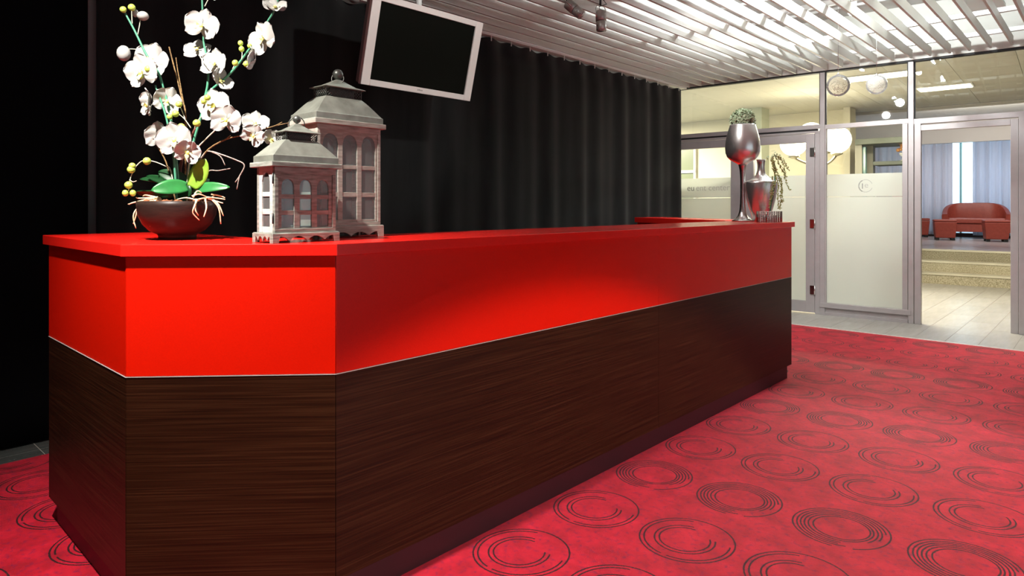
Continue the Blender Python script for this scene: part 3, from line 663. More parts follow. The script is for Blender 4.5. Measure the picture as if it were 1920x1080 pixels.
# ------------------------------------------------------------------ lanterns
def lantern(name, label, M, W, Dp_, zb, zbody, zboard, zrim, zneck0, zneck1, zcap, ball_z, ball_r, cols, rows, wood, tin, side_rows, neck_w, neck_d, cap_over, ring, side_x=(.22, .78), wood_side=None):
    t = thing(name, label, 'lantern', M)
    def pt(nm, mb, m, bevel=.0012, par=None): return mb.build(nm, m, par or t, bevel=bevel)
    # base tray with scalloped skirt
    ov = .010
    X, Y = W/2+ov, Dp_/2+ov
    mb = MB().box(-X+.002, -Y+.002, .022, X-.002, Y-.002, zb)
    def skirt(L, Mx):
        n = 48; vs_ = []; fs = []
        for i in range(n+1):
            x = -L+2*L*i/n; a = abs(x)/L
            z = 0 if a > .80 else .004+.016*abs(math.sin(PI*(x/L)*1.9+PI/2*.0))**.7*(1 if a < .8 else 0)
            for y in (0, .008):
                vs_ += [(x, y, z), (x, y, zb-.002)]
        for i in range(n): b = i*4; fs += [(b, b+4, b+5, b+1), (b+2, b+3, b+7, b+6), (b, b+2, b+6, b+4), (b+1, b+5, b+7, b+3)]
        fs += [(0, 1, 3, 2), (n*4, n*4+2, n*4+3, n*4+1)]
        mb.add(vs_, fs, Mx)
    skirt(X, T(0, -Y)); skirt(X, T(0, Y, 0, PI)); skirt(Y-.009, T(X, 0, 0, PI/2)); skirt(Y-.009, T(-X, 0, 0, -PI/2))
    pt('base', mb, wood)
    hx, hy = W/2, Dp_/2; hb = zbody-zb
    pw = .011
    for sx in (-1, 1):
        for sy in (-1, 1): pt('post', MB().box(sx*hx, sy*hy, zb, sx*(hx-pw), sy*(hy-pw), zbody), wood)
    th = .007
    def face(width, Mx, colf, rowf, wd):
        # colf/rowf: open intervals as fractions; the last (top) row is arched
        mb = MB(); gl = MB(); L = width
        xs = [(-L/2+a*L, -L/2+b*L) for a, b in colf]; zs = [(zb+a*hb, zb+b*hb) for a, b in rowf]
        edges = [-L/2]+[v for p in xs for v in p]+[L/2]
        for i in range(0, len(edges), 2): mb.box(edges[i], 0, zb, edges[i+1], th, zbody)
        for (x0, x1) in xs:
            zz = [zb]+[v for p in zs[:-1] for v in p]+[zs[-1][0]]
            for i in range(0, len(zz), 2): mb.box(x0, .001, zz[i], x1, th-.001, zz[i+1])
            top = zs[-1][1]; r = (x1-x0)/2; rise = min(r*1.15, (top-zs[-1][0])*.6); n = 12
            vs_ = []; fs = []
            for i in range(n+1):
                x = x0+(x1-x0)*i/n; q = abs(x-(x0+x1)/2)/r; z = top-rise+rise*math.sqrt(max(0, 1-q*q))
                for y in (0, th): vs_ += [(x, y, z), (x, y, zbody)]
            for i in range(n): b = i*4; fs += [(b, b+4, b+5, b+1), (b+2, b+3, b+7, b+6), (b, b+2, b+6, b+4)]
            mb.add(vs_, fs)
            gl.box(x0, th*.55, zs[0][0], x1, th*.55+.0015, top)
        f_ = mb.build('window_frame', wd, t, bevel=.0008); f_.matrix_local = Mx
        g_ = gl.build('pane', M_lglass, f_)
        return f_
    ff = face(W-2*pw, T(0, -hy+.001), cols, rows, wood)
    face(W-2*pw, T(0, hy-.001, 0, PI), cols, rows, wood)
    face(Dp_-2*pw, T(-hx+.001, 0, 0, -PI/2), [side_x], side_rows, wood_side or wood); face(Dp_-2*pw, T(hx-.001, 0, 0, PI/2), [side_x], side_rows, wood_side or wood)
    # raised border on the front face
    bt = .012
    bd = MB().box(-hx, -hy-.003, zbody-bt*1.6, hx, -hy, zbody).box(-hx, -hy-.003, zb, hx, -hy, zb+bt).box(-hx, -hy-.003, zb+bt, -hx+bt, -hy, zbody-bt*1.6).box(hx-bt, -hy-.003, zb+bt, hx, -hy, zbody-bt*1.6)
    pt('border', bd, wood)
    for z in (zb+hb*.22, zb+hb*.82): pt('hinge', MB().box(-hx-.002, -hy+.004, z-.012, -hx, -hy+.008, z+.012).tube([(-hx-.003, -hy+.003, z-.016), (-hx-.003, -hy+.003, z+.016)], .0022, 6), M_dark, 0)
    pt('latch', MB().sphere((hx+.002, -hy+.01, zb+hb*.4), .003, 8, 6), M_white, 0)
    o2 = .016
    pt('top_board', MB().box(-hx-o2, -hy-o2, zbody, hx+o2, hy+o2, zboard), wood, .002)
    # roof: lower vertical band, concave hip
    rx, ry = hx+.008, hy+.008
    nx, ny = neck_w/2, neck_d/2
    secs = [(1.0, zboard), (1.0, zboard+(zrim-zboard)*.9), (.965, zrim)]
    m_ = 7; vs_ = []; fs = []
    rings_ = []
    for f_, z in secs: rings_.append((rx*f_, ry*f_, z))
    for i in range(1, m_+1):
        s = i/m_; q = .72*s+.28*s*s; zz = zrim+(zneck0-zrim)*(s**.92)
        rings_.append((rx*.965+(nx-rx*.965)*(s*1.12-.12*s*s), ry*.965+(ny-ry*.965)*(s*1.12-.12*s*s), zrim+(zneck0-zrim)*(math.sin(s*PI/2)*.35+s*.65)))
    for a, b, z in rings_: vs_ += [(-a, -b, z), (a, -b, z), (a, b, z), (-a, b, z)]
    for j in range(len(rings_)-1):
        for k_ in range(4): fs.append((j*4+k_, j*4+(k_+1) % 4, j*4+4+(k_+1) % 4, j*4+4+k_))
    fs += [(3, 2, 1, 0)]; e = (len(rings_)-1)*4; fs.append((e, e+1, e+2, e+3))
    pt('roof', MB().add(vs_, fs), tin, .0015)
    # lattice neck
    mb = MB()
    hgt = zneck1-zneck0
    def lat(x0, y0, x1, y1):
        L = math.hypot(x1-x0, y1-y0); c = max(4, int(L/ (hgt/3)))
        for i in range(c+3):
            for s in (-1, 1):
                a = (i-1.5)/c; b = a+s*hgt/L
                pa, pb = [a, 0.0], [b, 1.0]
                # clip to 0..1
                def clip(p, q):
                    if p[0] < 0: tt = (0-p[0])/(q[0]-p[0]) if q[0] != p[0] else 0; p = [0, p[1]+(q[1]-p[1])*tt]
                    if p[0] > 1: tt = (1-p[0])/(q[0]-p[0]) if q[0] != p[0] else 0; p = [1, p[1]+(q[1]-p[1])*tt]
                    return p
                if max(a, b) <= 0 or min(a, b) >= 1: continue
                p, q = clip(pa, pb), clip(pb, pa)
                mb.tube([(x0+(x1-x0)*p[0], y0+(y1-y0)*p[0], zneck0+hgt*p[1]), (x0+(x1-x0)*q[0], y0+(y1-y0)*q[0], zneck0+hgt*q[1])], .0009, 4)
    lat(-nx, -ny, nx, -ny); lat(nx, -ny, nx, ny); lat(nx, ny, -nx, ny); lat(-nx, ny, -nx, -ny)
    for sx in (-1, 1):
        for sy in (-1, 1): mb.box(sx*nx-.0012, sy*ny-.0012, zneck0, sx*nx+.0012, sy*ny+.0012, zneck1)
    pt('vent_grille', mb, M_tind, 0)
    pt('vent_core', MB().box(-nx*.7, -ny*.7, zneck0, nx*.7, ny*.7, zneck1), M_tind, 0)
    cx, cy = nx+cap_over, ny+cap_over
    tx = nx*.12; mb = MB()
    rg = [(cx, cy, zneck1), (cx, cy, zneck1+.0025), (nx*.80, ny*.80, zneck1+(zcap-zneck1)*.28), (nx*.42, ny*.42, zneck1+(zcap-zneck1)*.68), (tx, tx, zcap)]
    vs_ = []; fs = []
    for a, b, z in rg: vs_ += [(-a, -b, z), (a, -b, z), (a, b, z), (-a, b, z)]
    for j in range(len(rg)-1):
        for k_ in range(4): fs.append((j*4+k_, j*4+(k_+1) % 4, j*4+4+(k_+1) % 4, j*4+4+k_))
    fs += [(3, 2, 1, 0)]; e = (len(rg)-1)*4; fs.append((e, e+1, e+2, e+3))
    pt('cap', MB().add(vs_, fs), tin, .001)
    pt('finial', MB().tube([(0, 0, zcap-.004), (0, 0, ball_z)], .004, 8).sphere((0, 0, ball_z), ball_r, 20, 14), M_tind, 0)
    rr_, tilt, rot_ = ring
    cen = Vector((0, 0, ball_z-ball_r*.2)); pts = []
    for i in range(28):
        a = 2*PI*i/28
        p = Vector((rr_*math.cos(a), 0, rr_*math.sin(a)-rr_*.55)); p.rotate(Euler((tilt, 0, rot_))); pts.append(p+cen)
    pt('ring_handle', MB().tube(pts, .0016, 6, closed=True), M_tind, 0)
    return t
# small lantern
fc = Vector((-.710, 1.965)); ux, uy = Vector((.669, .743)), Vector((-.743, .669))
Ws, Ds2 = .2125, .107
cs = fc+ux*(.229/2)+uy*(.127/2)
RZ = math.atan2(ux.y, ux.x)
colsS = [(.07, .29), (.39, .61), (.71, .93)]
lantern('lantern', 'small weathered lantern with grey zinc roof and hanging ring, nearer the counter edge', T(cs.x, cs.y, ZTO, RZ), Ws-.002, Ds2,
        .031, .231, .246, .268, .318, .341, .372, .386, .0125, colsS, [(.08, .27), (.34, .52), (.585, .82)], M_lw1, M_tin, [(.09, .28), (.36, .55), (.62, .92)], .108, .058, .009, (.024, .15, -.35), wood_side=M_lw1lit)
frb = Vector((-.459, 2.37))*1.03; Wl, Dl = .262, .150
cl = frb-ux*((Wl+.02)/2)+uy*((Dl+.02)/2)
lantern('lantern', 'tall weathered lantern with zinc roof and ball finial, standing behind the small one', T(cl.x, cl.y, ZTO, RZ), Wl, Dl,
        .043, .394, .412, .436, .500, .532, .568, .588, .019, [(.05, .30), (.38, .63), (.71, .96)], [(.06, .29), (.335, .57), (.61, .915)], M_lw2, M_tin, [(.06, .29), (.335, .57), (.61, .915)], .146, .078, .012, (.022, .2, 2.3))

# ------------------------------------------------------------------ orchid
ZO = 2.23
bc = px(333, 448, ZO); bc.z = ZTO
orch = thing('orchid_arrangement', 'white orchid arrangement with twigs and roots in a dark brown bowl', 'plant', Matrix.Translation(bc))
def O(x, y, dz=0): return px(x, y, ZO+dz)-bc
R0 = .1225
MB().lathe([(.058, 0), (.058, .012), (.061, .018), (.085, .030), (.105, .052), (.119, .082), (R0, .112), (R0, .128), (R0-.006, .128), (R0-.008, .115), (.10, .10), (.02, .098)], 48).build('bowl', M_bowl, orch)
MB().lathe([(.001, .112), (.10, .104), (.001, .1045)], 24, cap=False)
mb = MB(); rr = random.Random(5)
for k in range(90):
    a = rr.uniform(0, 6.28); r = R0*.9*math.sqrt(rr.random()); mb.sphere((r*math.cos(a), r*math.sin(a), .112+rr.uniform(0, .014)), rr.uniform(.007, .013), 6, 4)
tag(mb.build('moss', M_rootb, orch), kind='stuff')
def stemline(pts, r, m, nm='stem', dz=0.0, dz1=None, base=False):
    n = len(pts); P = []
    for i, (x, y) in enumerate(pts):
        d = dz+((dz1 if dz1 is not None else dz)-dz)*i/max(1, n-1); P.append(O(x, y, d))
    Q = []
    for i in range(n-1):      # smooth with Catmull-Rom
        p0, p1, p2, p3 = P[max(0, i-1)], P[i], P[i+1], P[min(n-1, i+2)]
        for s in range(4):
            t = s/4; Q.append(.5*((2*p1)+(p2-p0)*t+(2*p0-5*p1+4*p2-p3)*t*t+(3*p1-p0-3*p2+p3)*t**3))
    Q.append(P[-1])
    rs = [r*(1-.35*i/len(Q)) for i in range(len(Q))]
    return MB().tube(Q, rs, 7).build(nm, m, orch)
BX, BY = 338, 385
stemline([(336, 382), (334, 350), (331, 309), (322, 236), (316, 200), (307, 169), (298, 138), (286, 121), (271, 96), (260, 73), (248, 49), (233, 22)], .0048, M_stem, dz=-.01, dz1=-.04)
stemline([(332, 382), (326, 300), (316, 240), (309, 211), (300, 184), (291, 160)], .0040, M_stem, dz=-.03, dz1=-.04)
stemline([(345, 382), (350, 340), (362, 270), (378, 215), (385, 180), (389, 160), (390, 133), (386, 100), (382, 78), (380, 22), (377, -40)], .0046, M_stem, dz=.02, dz1=.02)
stemline([(385, 182), (392, 172), (422, 147), (444, 124), (467, 93), (482, 73), (502, 40), (512, 24), (520, 4), (523, -20)], .0044, M_stem, dz=.02, dz1=-.02)
stemline([(350, 382), (355, 300), (372, 275), (415, 233)], .003, M_stemw, dz=.0, dz1=-.01)
stemline([(415, 233), (450, 232), (475, 238)], .0026, M_stem)
stemline([(340, 382), (338, 315), (355, 264), (367, 240)], .0058, M_twigr, dz=.03, dz1=.02)
stemline([(346, 375), (348, 222), (342, 189), (333, 151), (324, 116), (317, 88)], .0032, M_twig, 'twig', .05, .05)
stemline([(346, 375), (350, 240), (340, 170), (333, 130), (330, 108)], .0022, M_twig, 'twig', .055, .05)
stemline([(348, 380), (360, 335), (384, 287), (422, 262), (464, 252)], .0034, M_twig, 'twig', .02, .0)
stemline([(422, 262), (432, 254)], .002, M_twig, 'twig')
stemline([(498, 241), (515, 236), (529, 229)], .002, M_twig, 'twig', -.01); stemline([(464, 252), (500, 240), (543, 230)], .002, M_twig, 'twig', 0)
stemline([(362, 320), (384, 287), (395, 284), (413, 289), (440, 299), (458, 309), (451, 327), (441, 342)], .0028, M_twigs, 'twig', .01)
stemline([(449, 330), (444, 355)], .002, M_twigs, 'twig', .01); stemline([(395, 284), (413, 293), (422, 310)], .0022, M_twigs, 'twig', .01)
stemline([(350, 375), (387, 324), (409, 320), (432, 316)], .0024, M_twigs, 'twig', .03)
stemline([(330, 380), (314, 312), (300, 282), (283, 260)], .0026, M_twig, 'twig', .0)
stemline([(332, 380), (320, 320), (311, 312), (289, 303), (269, 301), (256, 311), (247, 327), (243, 342), (241, 358)], .0020, M_stemw, dz=-.02, dz1=-.04)
stemline([(243, 337), (249, 341), (256, 339)], .0018, M_root, 'twig', -.04)
for p in ([(248, 45), (247, 28), (247, 14)], [(258, 66), (262, 45), (263, 30)], [(268, 94), (250, 92), (236, 92)], [(453, 112), (454, 100), (452, 82)], [(436, 130), (441, 119)], [(455, 120), (462, 121), (478, 112)], [(388, 124), (376, 108), (374, 96)], [(348, 225), (340, 205), (335, 196)], [(358, 240), (345, 222), (330, 210)], [(378, 195), (385, 182)], [(384, 12), (390, 0), (396, -10)], [(476, 92), (470, 86)], [(365, 240), (372, 225), (377, 219)], [(500, 248), (508, 245), (512, 252)]):
    stemline(p, .0017, M_stemw, 'stalk', -.02)
# flowers
def petal_mesh(L, W, tipw=.5, cup=.25, seed=0):
    rnd = random.Random(seed); vs_ = []; fs = []; n, m_ = 8, 11
    ph = rnd.uniform(0, 6)
    for j in range(m_+1):
        t = .5-.5*math.cos(PI*(.06+.94*j/m_)); c0 = tipw
        wd = W/2*max(.05, math.sqrt(max(0, 1-((c0-t)/c0)**2)) if t < c0 else math.sqrt(max(0, 1-((t-c0)/(1-c0))**2)))
        for i in range(n+1):
            s = -1+2*i/n
            z = L*t*(1-.06*abs(s)**2*(t > .5)); x = wd*s
            y = -cup*L*(t**2)*.35+cup*W*.35*s*s*math.sin(PI*t)+.0018*math.sin(5*s+6*t+ph)
            vs_.append((x, y, z+L*.03))
    for j in range(m_):
        for i in range(n): a = j*(n+1)+i; fs.append((a, a+1, a+n+2, a+n+1))
    mb = MB().add(vs_, fs, None, True)
    me = bpy.data.meshes.new('petal'); me.from_pydata(mb.v, [], mb.f); me.polygons.foreach_set('use_smooth', mb.sm); me.materials.append(M_petal); return me
pet_big = petal_mesh(.055, .064, .60, .25, 1); pet_sep = petal_mesh(.056, .043, .58, .3, 2)
lipmb = MB().sphere((0, -.008, -.002), .0065, 10, 8, 1.2).add([(-.004, -.006, -.004), (.004, -.006, -.004), (.009, -.020, -.016), (-.009, -.020, -.016), (0, -.024, -.026), (0, -.012, -.010)], [(0, 1, 2, 5), (0, 5, 3), (3, 5, 2, 4)], None, True)
lipmb.add([(-.003, -.007, 0), (-.013, -.018, .004), (-.011, -.022, -.006), (.003, -.007, 0), (.013, -.018, .004), (.011, -.022, -.006)], [(0, 1, 2), (3, 5, 4)])
lm = bpy.data.meshes.new('lip'); lm.from_pydata(lipmb.v, [], lipmb.f); lm.polygons.foreach_set('use_smooth', lipmb.sm); lm.materials.append(M_lip)
def flower(x, y, s, yaw=0, pitch=0, roll=0, dz=-.03, openn=0, five=True):
    p = O(x, y, dz)
    f_ = bpy.data.objects.new('flower', lm); C.objects.link(f_); place(f_, orch)
    f_.matrix_local = Matrix.Translation(p) @ Euler((math.radians(pitch), 0, math.radians(yaw)), 'XYZ').to_matrix().to_4x4() @ Matrix.Rotation(math.radians(roll), 4, 'Y') @ Matrix.Scale(s, 4)
    # angles around the axis facing -y, clockwise from up
    for ang, me, back, fold in ((0, pet_sep, .003, 0), (128, pet_sep, .003, 0), (-128, pet_sep, .003, 0), (72, pet_big, 0, 0), (-72, pet_big, 0, 0)):
        o = bpy.data.objects.new('petal', me); C.objects.link(o); o.parent = f_
        o.matrix_local = Matrix.Translation((0, back, 0)) @ Matrix.Rotation(math.radians(ang+random.uniform(-7, 7)), 4, 'Y') @ Matrix.Rotation(math.radians(openn+random.uniform(-6, 8)), 4, 'X') @ Matrix.Scale(random.uniform(.93, 1.05), 4)
    return f_
FL = [(267, 135, 1.12, -8, 5, -10, -.05, 4), (284, 112, 1.0, 20, 0, 20, -.02, 5), (280, 196, .98, -48, 0, 10, -.05, 14), (312, 190, .90, 42, -5, 20, -.02, 16),
      (379, 48, 1.02, 8, 0, 10, 0, 2), (370, 94, .86, 10, -38, 0, .03, 6), (404, 120, .92, -14, -10, 8, .0, 10), (411, 152, .82, 62, -20, 30, .0, 26),
      (402, 198, 1.10, -5, -4, -8, -.01, 4), (425, 224, .98, 10, 8, 12, -.03, 6), (494, 72, 1.10, -22, 0, -25, -.03, 6), (478, 113, .84, -62, -12, 20, -.03, 26),
      (516, 15, .80, 20, -40, 0, -.03, 24), (398, -12, .8, 10, -20, 0, 0, 12), (478, 232, .86, 24, -30, 0, -.01, 14), (476, 254, .74, 5, 12, 30, -.03, 8), (509, 262, .70, 40, -6, 30, -.02, 22),
      (297, 255, .86, 34, 4, 0, -.02, 12), (328, 262, 1.06, 6, 0, -14, -.06, 5), (352, 285, .80, 30, 10, 20, -.06, 12)]
for a in FL: flower(*a)
def blob(nm, x, y, r, m, sz=1.2, dz=-.03, rz=0):
    c = O(x, y, dz); return MB().sphere((0, 0, 0), r, 12, 8, sz).build(nm, m, orch, None).__setattr__('location', c)
for x, y, r in ((231, 18, .0105), (247, 14, .0115), (278, 129, .0115), (263, 143, .0105), (335.5, 195.5, .0105), (329, 213, .0115), (318, 219, .009), (389, 183, .0105), (382, 190, .009), (451, 81, .0085), (453, 92, .009), (468, 86, .0075), (441, 118, .0098), (462, 120, .0105), (369, 231, .0125), (340, 238, .0120), (248, 311, .0105), (246, 318, .0125), (275.5, 302, .0125), (241, 347, .0125), (235, 362, .0098), (249, 362, .0098)):
    blob('bud', x, y, r, M_bud, 1.0 if r > .01 else 1.1, -.05 if y < 150 and x < 300 else -.04)
blob('white_bud', 232, 100, .021, M_petal, 1.25); blob('white_bud', 268, 30, .018, M_petal, .85); blob('white_bud', 254, 25, .010, M_petal, 1.3)
# leaves
def leaf_strip(base, tip, wid, m, arch=.02, dz0=0, dz1=0, face=0.0, name='leaf', fold=.12):
    P0, P1 = O(*base, dz0), O(*tip, dz1); ax = P1-P0; L = ax.length; ax.normalize()
    view = Vector((0, -1, 0)); side = ax.cross(view).normalized(); nrm = side.cross(ax).normalized()
    side.rotate(Matrix.Rotation(face, 3, ax)); nrm.rotate(Matrix.Rotation(face, 3, ax))
    vs_ = []; fs = []; n, m_ = 6, 14
    for j in range(m_+1):
        t = j/m_; w_ = wid/2*(max(.12, math.sin(PI*min(1, .10+t*.90)))**.55) if j < m_ else wid*.04
        c = P0+ax*(L*t)+nrm*(arch*math.sin(PI*t))
        for i in range(n+1):
            s = -1+2*i/n; vs_.append(tuple(c+side*(w_*s)+nrm*(fold*w_*abs(s))))
    for j in range(m_):
        for i in range(n): a = j*(n+1)+i; fs.append((a, a+1, a+n+2, a+n+1))
    o = MB().add(vs_, fs, None, True).build(name, m, orch, solid=.0016); return o
leaf_strip((354, 350), (284, 357), .052, M_green, .012, -.01, -.10, .25)
leaf_strip((360, 352), (385, 298), .062, M_green_y, -.004, -.02, -.03, .0, fold=.04)
leaf_strip((362, 357), (431, 351), .036, M_green, .015, .0, -.03, -.35)
leaf_strip((358, 346), (297, 322), .050, M_green_d, .012, .02, .0, .3)
leaf_strip((352, 350), (275, 330), .030, M_green_d, .012, .04, .05, .1); leaf_strip((350, 356), (254, 360), .036, M_green_d, .02, .05, .05, -.6)
leaf_strip((345, 352), (262, 336), .026, M_green_d, .02, .06, .08, .6); leaf_strip((362, 362), (392, 336), .026, M_green_d, .02, .05, .09, .3)
leaf_strip((350, 372), (340, 345), .06, M_green_d, .004, -.02, -.01, .0)
# aerial roots spilling over the rim
RT = [[(300, 372), (275, 374), (240, 383)], [(302, 374), (262, 388), (250, 405), (255, 428)], [(292, 376), (268, 380), (266, 392)], [(300, 374), (281, 388), (270, 405), (282, 424)], [(296, 376), (276, 384), (272, 400)],
      [(295, 370), (262, 372), (255, 370)], [(290, 372), (250, 380), (242, 384)], [(300, 372), (275, 366), (268, 368)], [(286, 376), (262, 386), (254, 408), (250, 420)],
      [(370, 374), (364, 388), (362, 400), (374, 413)], [(372, 374), (380, 372), (395, 371), (402, 366)], [(368, 374), (366, 392), (372, 404)], [(385, 374), (387, 390), (382, 407)], [(395, 372), (410, 390), (414, 420)], [(396, 372), (410, 384), (419, 405)],
      [(370, 376), (350, 371), (332, 374)], [(388, 370), (410, 372), (422, 374)], [(390, 372), (408, 378), (418, 381)], [(362, 370), (370, 358), (378, 362)], [(396, 364), (412, 367), (422, 371)], [(360, 368), (374, 364), (392, 372)]]
rr = random.Random(11)
for k, r_ in enumerate(RT):
    n = len(r_); d0 = -.075; pts = []
    for i, (x, y) in enumerate(r_):
        # outside the bowl once past the rim
        rim = abs(x-333)/68.0
        d = -(.118*math.sqrt(max(.05, 1-min(1, rim)**2)))-.012 if y > 378 else -.085*math.sqrt(max(.08, 1-min(1, rim)**2))
        pts.append((x, y, d))
    P = [O(x, y, d) for x, y, d in pts]; Q = []
    for i in range(n-1):
        p0, p1, p2, p3 = P[max(0, i-1)], P[i], P[i+1], P[min(n-1, i+2)]
        for s in range(4):
            t = s/4; Q.append(.5*((2*p1)+(p2-p0)*t+(2*p0-5*p1+4*p2-p3)*t*t+(3*p1-p0-3*p2+p3)*t**3))
    Q.append(P[-1]); MB().tube(Q, [.0034*(1-.6*i/len(Q)) for i in range(len(Q))], 6).build('root', M_root, orch)

# ------------------------------------------------------------------ far end decorations
gb = px(1392.5, 414.6, 4.83); gb.z = ZTO
gp = thing('goblet_planter', 'tall silver goblet planter topped with a round green foliage ball', 'planter', Matrix.Translation(gb))
pxm = 4.83/F
def gz(y): return (414.6-y)*pxm
MB().lathe([(.076, 0), (.078, .006), (.060, .014), (.035, .040), (.024, .075), (.019, .13), (.0165, .20), (.017, .30), (.021, .37), (.028, .405), (.032, .415)], 32).build('stem', M_silver2, gp)
MB().lathe([(.030, .412), (.055, .430), (.085, .447), (.108, .470), (.120, .500), (.123, .535), (.120, .580), (.112, .625), (.101, .665), (.091, .698), (.088, .708), (.085, .706), (.088, .690), (.105, .62), (.112, .55), (.10, .49), (.03, .45)], 48).build('cup', M_silver, gp)
def foliage(cx, cy, cz, R, n, s, seed, m, sz=1.0, name='foliage', par=None, zmin=-1):
    rr = random.Random(seed); mb = MB()
    mb.sphere((cx, cy, cz), R*.8, 14, 10, sz)
    for k in range(n):
        d = Vector((rr.gauss(0, 1), rr.gauss(0, 1), rr.gauss(0, 1))).normalized()
        if d.z < zmin: d.z = abs(d.z)
        c = Vector((cx, cy, cz))+Vector((d.x*R, d.y*R, d.z*R*sz))*rr.uniform(.82, 1.05)
        a = Vector((rr.gauss(0, 1), rr.gauss(0, 1), rr.gauss(0, 1))).normalized(); b = a.cross(d).normalized(); a = (a+d*.3).normalized()
        q = s*rr.uniform(.7, 1.3)
        mb.add([tuple(c-a*q), tuple(c+b*q*.6), tuple(c+a*q), tuple(c-b*q*.6)], [(0, 1, 2, 3)])
    o = mb.build(name, m, par); o['kind'] = 'stuff'; return o
foliage(0, 0, .738, .084, 1500, .014, 2, M_leafb, .92, 'foliage', gp, -.55)
dcp = px(1427, 414, 4.80); dcp.z = ZTO
dv = thing('decanter_vase', 'silver narrow-necked decanter vase with broad shoulders behind the beaded holder', 'vase', Matrix.Translation(dcp))
MB().lathe([(.054, 0), (.057, .004), (.068, .05), (.088, .11), (.103, .17), (.112, .23), (.115, .275), (.113, .287), (.108, .292), (.080, .303), (.055, .318), (.036, .340), (.027, .370), (.025, .400), (.028, .430), (.034, .450), (.030, .450), (.022, .41), (.022, .36)], 48, sy=.9).build('vase_body', M_silver, dv)
bk = px(1442.5, 416, 4.60); bk.z = ZTO
bm = Matrix.Translation(bk) @ Matrix.Rotation(math.radians(8), 4, 'Z')
bh = thing('beaded_holder', 'oval silver beaded holder with trailing green strands at the counter end', 'planter', bm)
ax_, ay_ = .088, .046
mb = MB()
for k in range(9):
    z = .004+k*.0087; mb.tube([(ax_*math.cos(2*PI*i/36), ay_*math.sin(2*PI*i/36), z) for i in range(36)], .0023, 5, closed=True)
mb.build('band', M_silver, bh)
mb = MB()
for k in range(30):
    a = 2*PI*k/30; mb.tube([(ax_*1.03*math.cos(a), ay_*1.03*math.sin(a), 0), (ax_*1.03*math.cos(a), ay_*1.03*math.sin(a), .076)], .0022 if k % 5 else .005, 5)
mb.build('upright', M_chrome_d, bh)
MB().lathe([(.6, .001), (.6, .05)], 24, Matrix.Diagonal((ax_, ay_, 1, 1))).build('liner', M_chrome_d, bh)
bi = bm.inverted()
def B_(x, y, d=0): return bi @ px(x, y, 4.62+d)
MB().tube([(0, 0, .05), B_(1453, 340, .0), B_(1452, 305, .0)], .004, 6).build('plant_stem', M_stem, bh)
rr = random.Random(8)
mb = MB()
for k in range(70):
    c = B_(1452+rr.gauss(0, 7), 293+rr.gauss(0, 4), rr.uniform(-.03, .03)); a = Vector((rr.gauss(0, 1), rr.gauss(0, 1), rr.gauss(0, .6))).normalized(); b = a.cross(Vector((0, 0, 1))).normalized(); q = rr.uniform(.006, .013)
    mb.add([tuple(c-a*q), tuple(c+b*q*.5), tuple(c+a*q), tuple(c-b*q*.5)], [(0, 1, 2, 3)])
tag(mb.build('leaf_rosette', M_leafb, bh), kind='stuff')
for st_ in ([(1448, 294), (1452, 310), (1460, 330), (1466, 345), (1464, 370), (1463, 393)], [(1446, 296), (1450, 315), (1456, 335), (1450, 355), (1446, 375), (1442, 390)], [(1455, 294), (1462, 310), (1470, 325), (1474, 340), (1478, 352), (1481, 357)],
            [(1460, 294), (1470, 300), (1474, 312), (1480, 320)], [(1458, 293), (1468, 305), (1472, 320), (1474, 335)], [(1450, 300), (1456, 318), (1461, 335), (1466, 356), (1467, 380)], [(1447, 300), (1453, 325), (1459, 345), (1458, 370), (1460, 392)], [(1448, 330), (1450, 345), (1446, 362), (1443, 385)]):
    P = [B_(x, y, -.01+rr.uniform(-.03, .01)) for x, y in st_]; mb = MB().tube(P, .0015, 4)
    for i in range(len(P)-1):
        L = (P[i+1]-P[i]).length; c_ = max(3, int(L/.0055))
        for j in range(c_):
            c = P[i].lerp(P[i+1], j/c_)+Vector((rr.gauss(0, .0042), rr.gauss(0, .0042), rr.gauss(0, .003))); s = rr.uniform(.0040, .0075)
            mb.add([(c.x+s, c.y, c.z), (c.x-s, c.y, c.z), (c.x, c.y+s, c.z), (c.x, c.y-s, c.z), (c.x, c.y, c.z+s), (c.x, c.y, c.z-s)], [(0,2,4),(2,1,4),(1,3,4),(3,0,4),(2,0,5),(1,2,5),(3,1,5),(0,3,5)])
    mb.build('strand', M_trail, bh)

# ------------------------------------------------------------------ monitor
q = 1.4
tvM = Matrix.Translation((-.389*q, 3.0*q, H+.701*q)) @ Matrix.Rotation(math.radians(47.0), 4, 'Z') @ Matrix.Rotation(math.radians(14.4), 4, 'X')
tv = thing('monitor', 'white framed flat monitor hanging tilted from the ceiling before the curtain', 'monitor', tvM)
w_, h_ = .636*q/2, .381*q/2; wi, hi = .548*q/2, .328*q/2
MB().box(-w_, 0, -h_, -wi, .03, h_).box(wi, 0, -h_, w_, .03, h_).box(-wi, 0, hi, wi, .03, h_).box(-wi, 0, -h_, wi, .03, -hi).build('bezel', M_tvw, tv, bevel=.003)
MB().box(-wi, .010, -hi, wi, .02, hi).build('screen', M_tvs, tv)
MB().box(-w_+.006, .03, -h_+.006, w_-.006, .075, h_-.006).build('housing', M_tvside, tv, bevel=.012)
mk = MB()
for k, (x, hh) in enumerate(((0, .008), (.011, .010), (.022, .008), (.033, .008))): mk.box(-.022+x, -.0006, -h_+.016, -.022+x+.008, 0, -h_+.016+hh)
mk.build('maker_mark', mat('grey_print', (.30, .30, .27), .5), tv)
inv = tvM.inverted(); top = tvM @ Vector((0, .09, .05))
MB().tube([inv @ top, inv @ (top+Vector((0, 0, ZS+.08-top.z)))], .02, 12).box(-.09, .075, -.09, .09, .095, .09).build('ceiling_mount', M_white, tv)

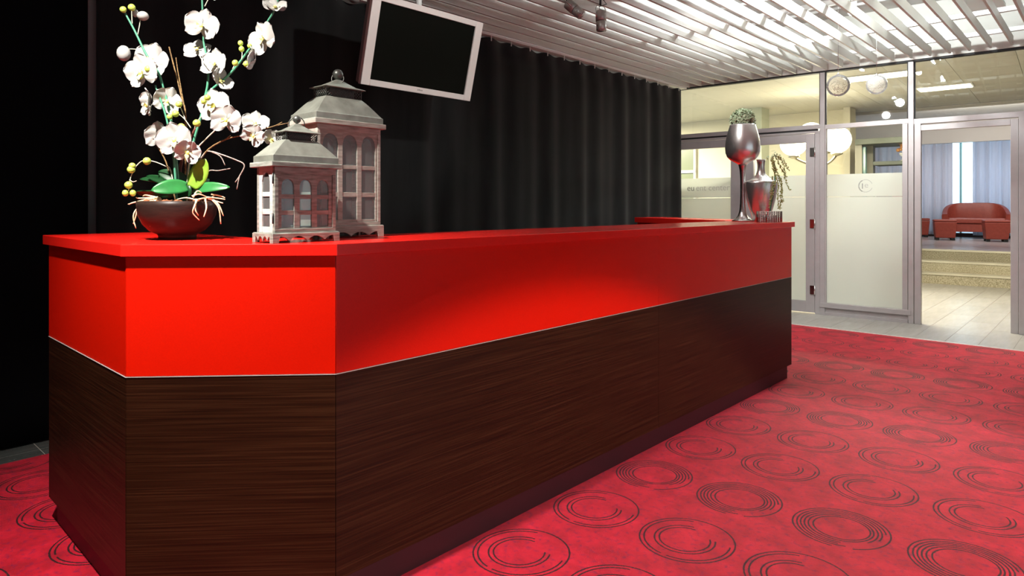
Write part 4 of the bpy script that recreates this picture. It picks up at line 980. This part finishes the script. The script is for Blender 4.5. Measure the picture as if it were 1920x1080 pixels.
# ------------------------------------------------------------------ spotlights
def spotlight(c, axis, label, size=1.0, cable=True, top=None):
    t = thing('spotlight', label, 'spotlight', Matrix.Translation(c), 'silver spotlights under the slats')
    R = Vector(axis).normalized().to_track_quat('-Z', 'Y').to_matrix().to_4x4() @ Matrix.Scale(size, 4)
    MB().lathe([(.036, .002), (.040, .004), (.040, .075), (.034, .078)], 24, R).build('housing', M_slatm, t)
    MB().lathe([(.034, -.070), (.037, -.068), (.037, -.004), (.034, -.002)], 24, R).build('front_barrel', M_slatm, t)
    MB().lathe([(.030, -.0715), (.030, -.0705)], 20, R).build('lens', M_lens, t)
    h = (ZS+.07-c[2]) if top is None else top
    br = [R @ Vector((.045, 0, .02)), R @ Vector((.047, 0, .09)), R @ Vector((.035, 0, .115)), R @ Vector((0, 0, .118)), R @ Vector((-.035, 0, .115)), R @ Vector((-.047, 0, .09)), R @ Vector((-.045, 0, .02))]
    MB().tube(br, .0035, 6).build('bracket', M_silver, t)
    p3 = R @ Vector((0, 0, .118))
    MB().tube([p3, Vector((p3.x, p3.y, max(p3.z+.01, h)))], .008, 8).build('mount', M_dark, t)
    if cable: MB().tube([R @ Vector((0, .0, .078)), R @ Vector((.03, .02, .10)), R @ Vector((-.035, .03, .125)), R @ Vector((-.01, .02, .16)), Vector((p3.x, p3.y, max(p3.z+.02, h)))], .0035, 6).build('cable', M_dark, t)
    for sx in (-1, 1):
        for z in (.06, -.035, -.066): MB().sphere(R @ Vector((sx*.041, 0, z)), .004, 8, 6).build('knob', M_dark, t)
    return t
M_slatm = mat('brushed_spot_housing', (.52, .50, .46), .35, .6); M_lens = mat('spot_lens', (.5, .5, .48), .1, .3)
spotlight(px(1127, 40, 4.92), (.03, -.05, -1), 'silver spotlight pointing straight down under the slats')
spotlight(px(1078, 18, 4.86), (.75, -.25, -.72), 'silver spotlight tilted to the right under the slats')
spotlight(px(664, -15, 4.70), (.1, -.3, -1), 'silver spotlight at the top edge left of the monitor')
# bare bright lamps above the slats
def bulb(v, u, z, label):
    p = ROOM @ Vector((v, u, z)); t = thing('ceiling_lamp', label, 'light', Matrix.Translation(p), 'bright lamps above the slats')
    MB().sphere((0, 0, 0), .035, 14, 10).build('bulb', M_bulb, t); MB().lathe([(.03, .03), (.035, .05), (.035, ZD-z)], 14).build('holder', M_white, t)
bulb(-1.67, 6.2, 2.90, 'dazzling white lamp above the slats over the hanging bubbles'); bulb(-1.60, 4.60, 2.90, 'white lamp above the slats, nearer the viewer')

for o in C.objects:                                   # children built at their parent's origin
    pass
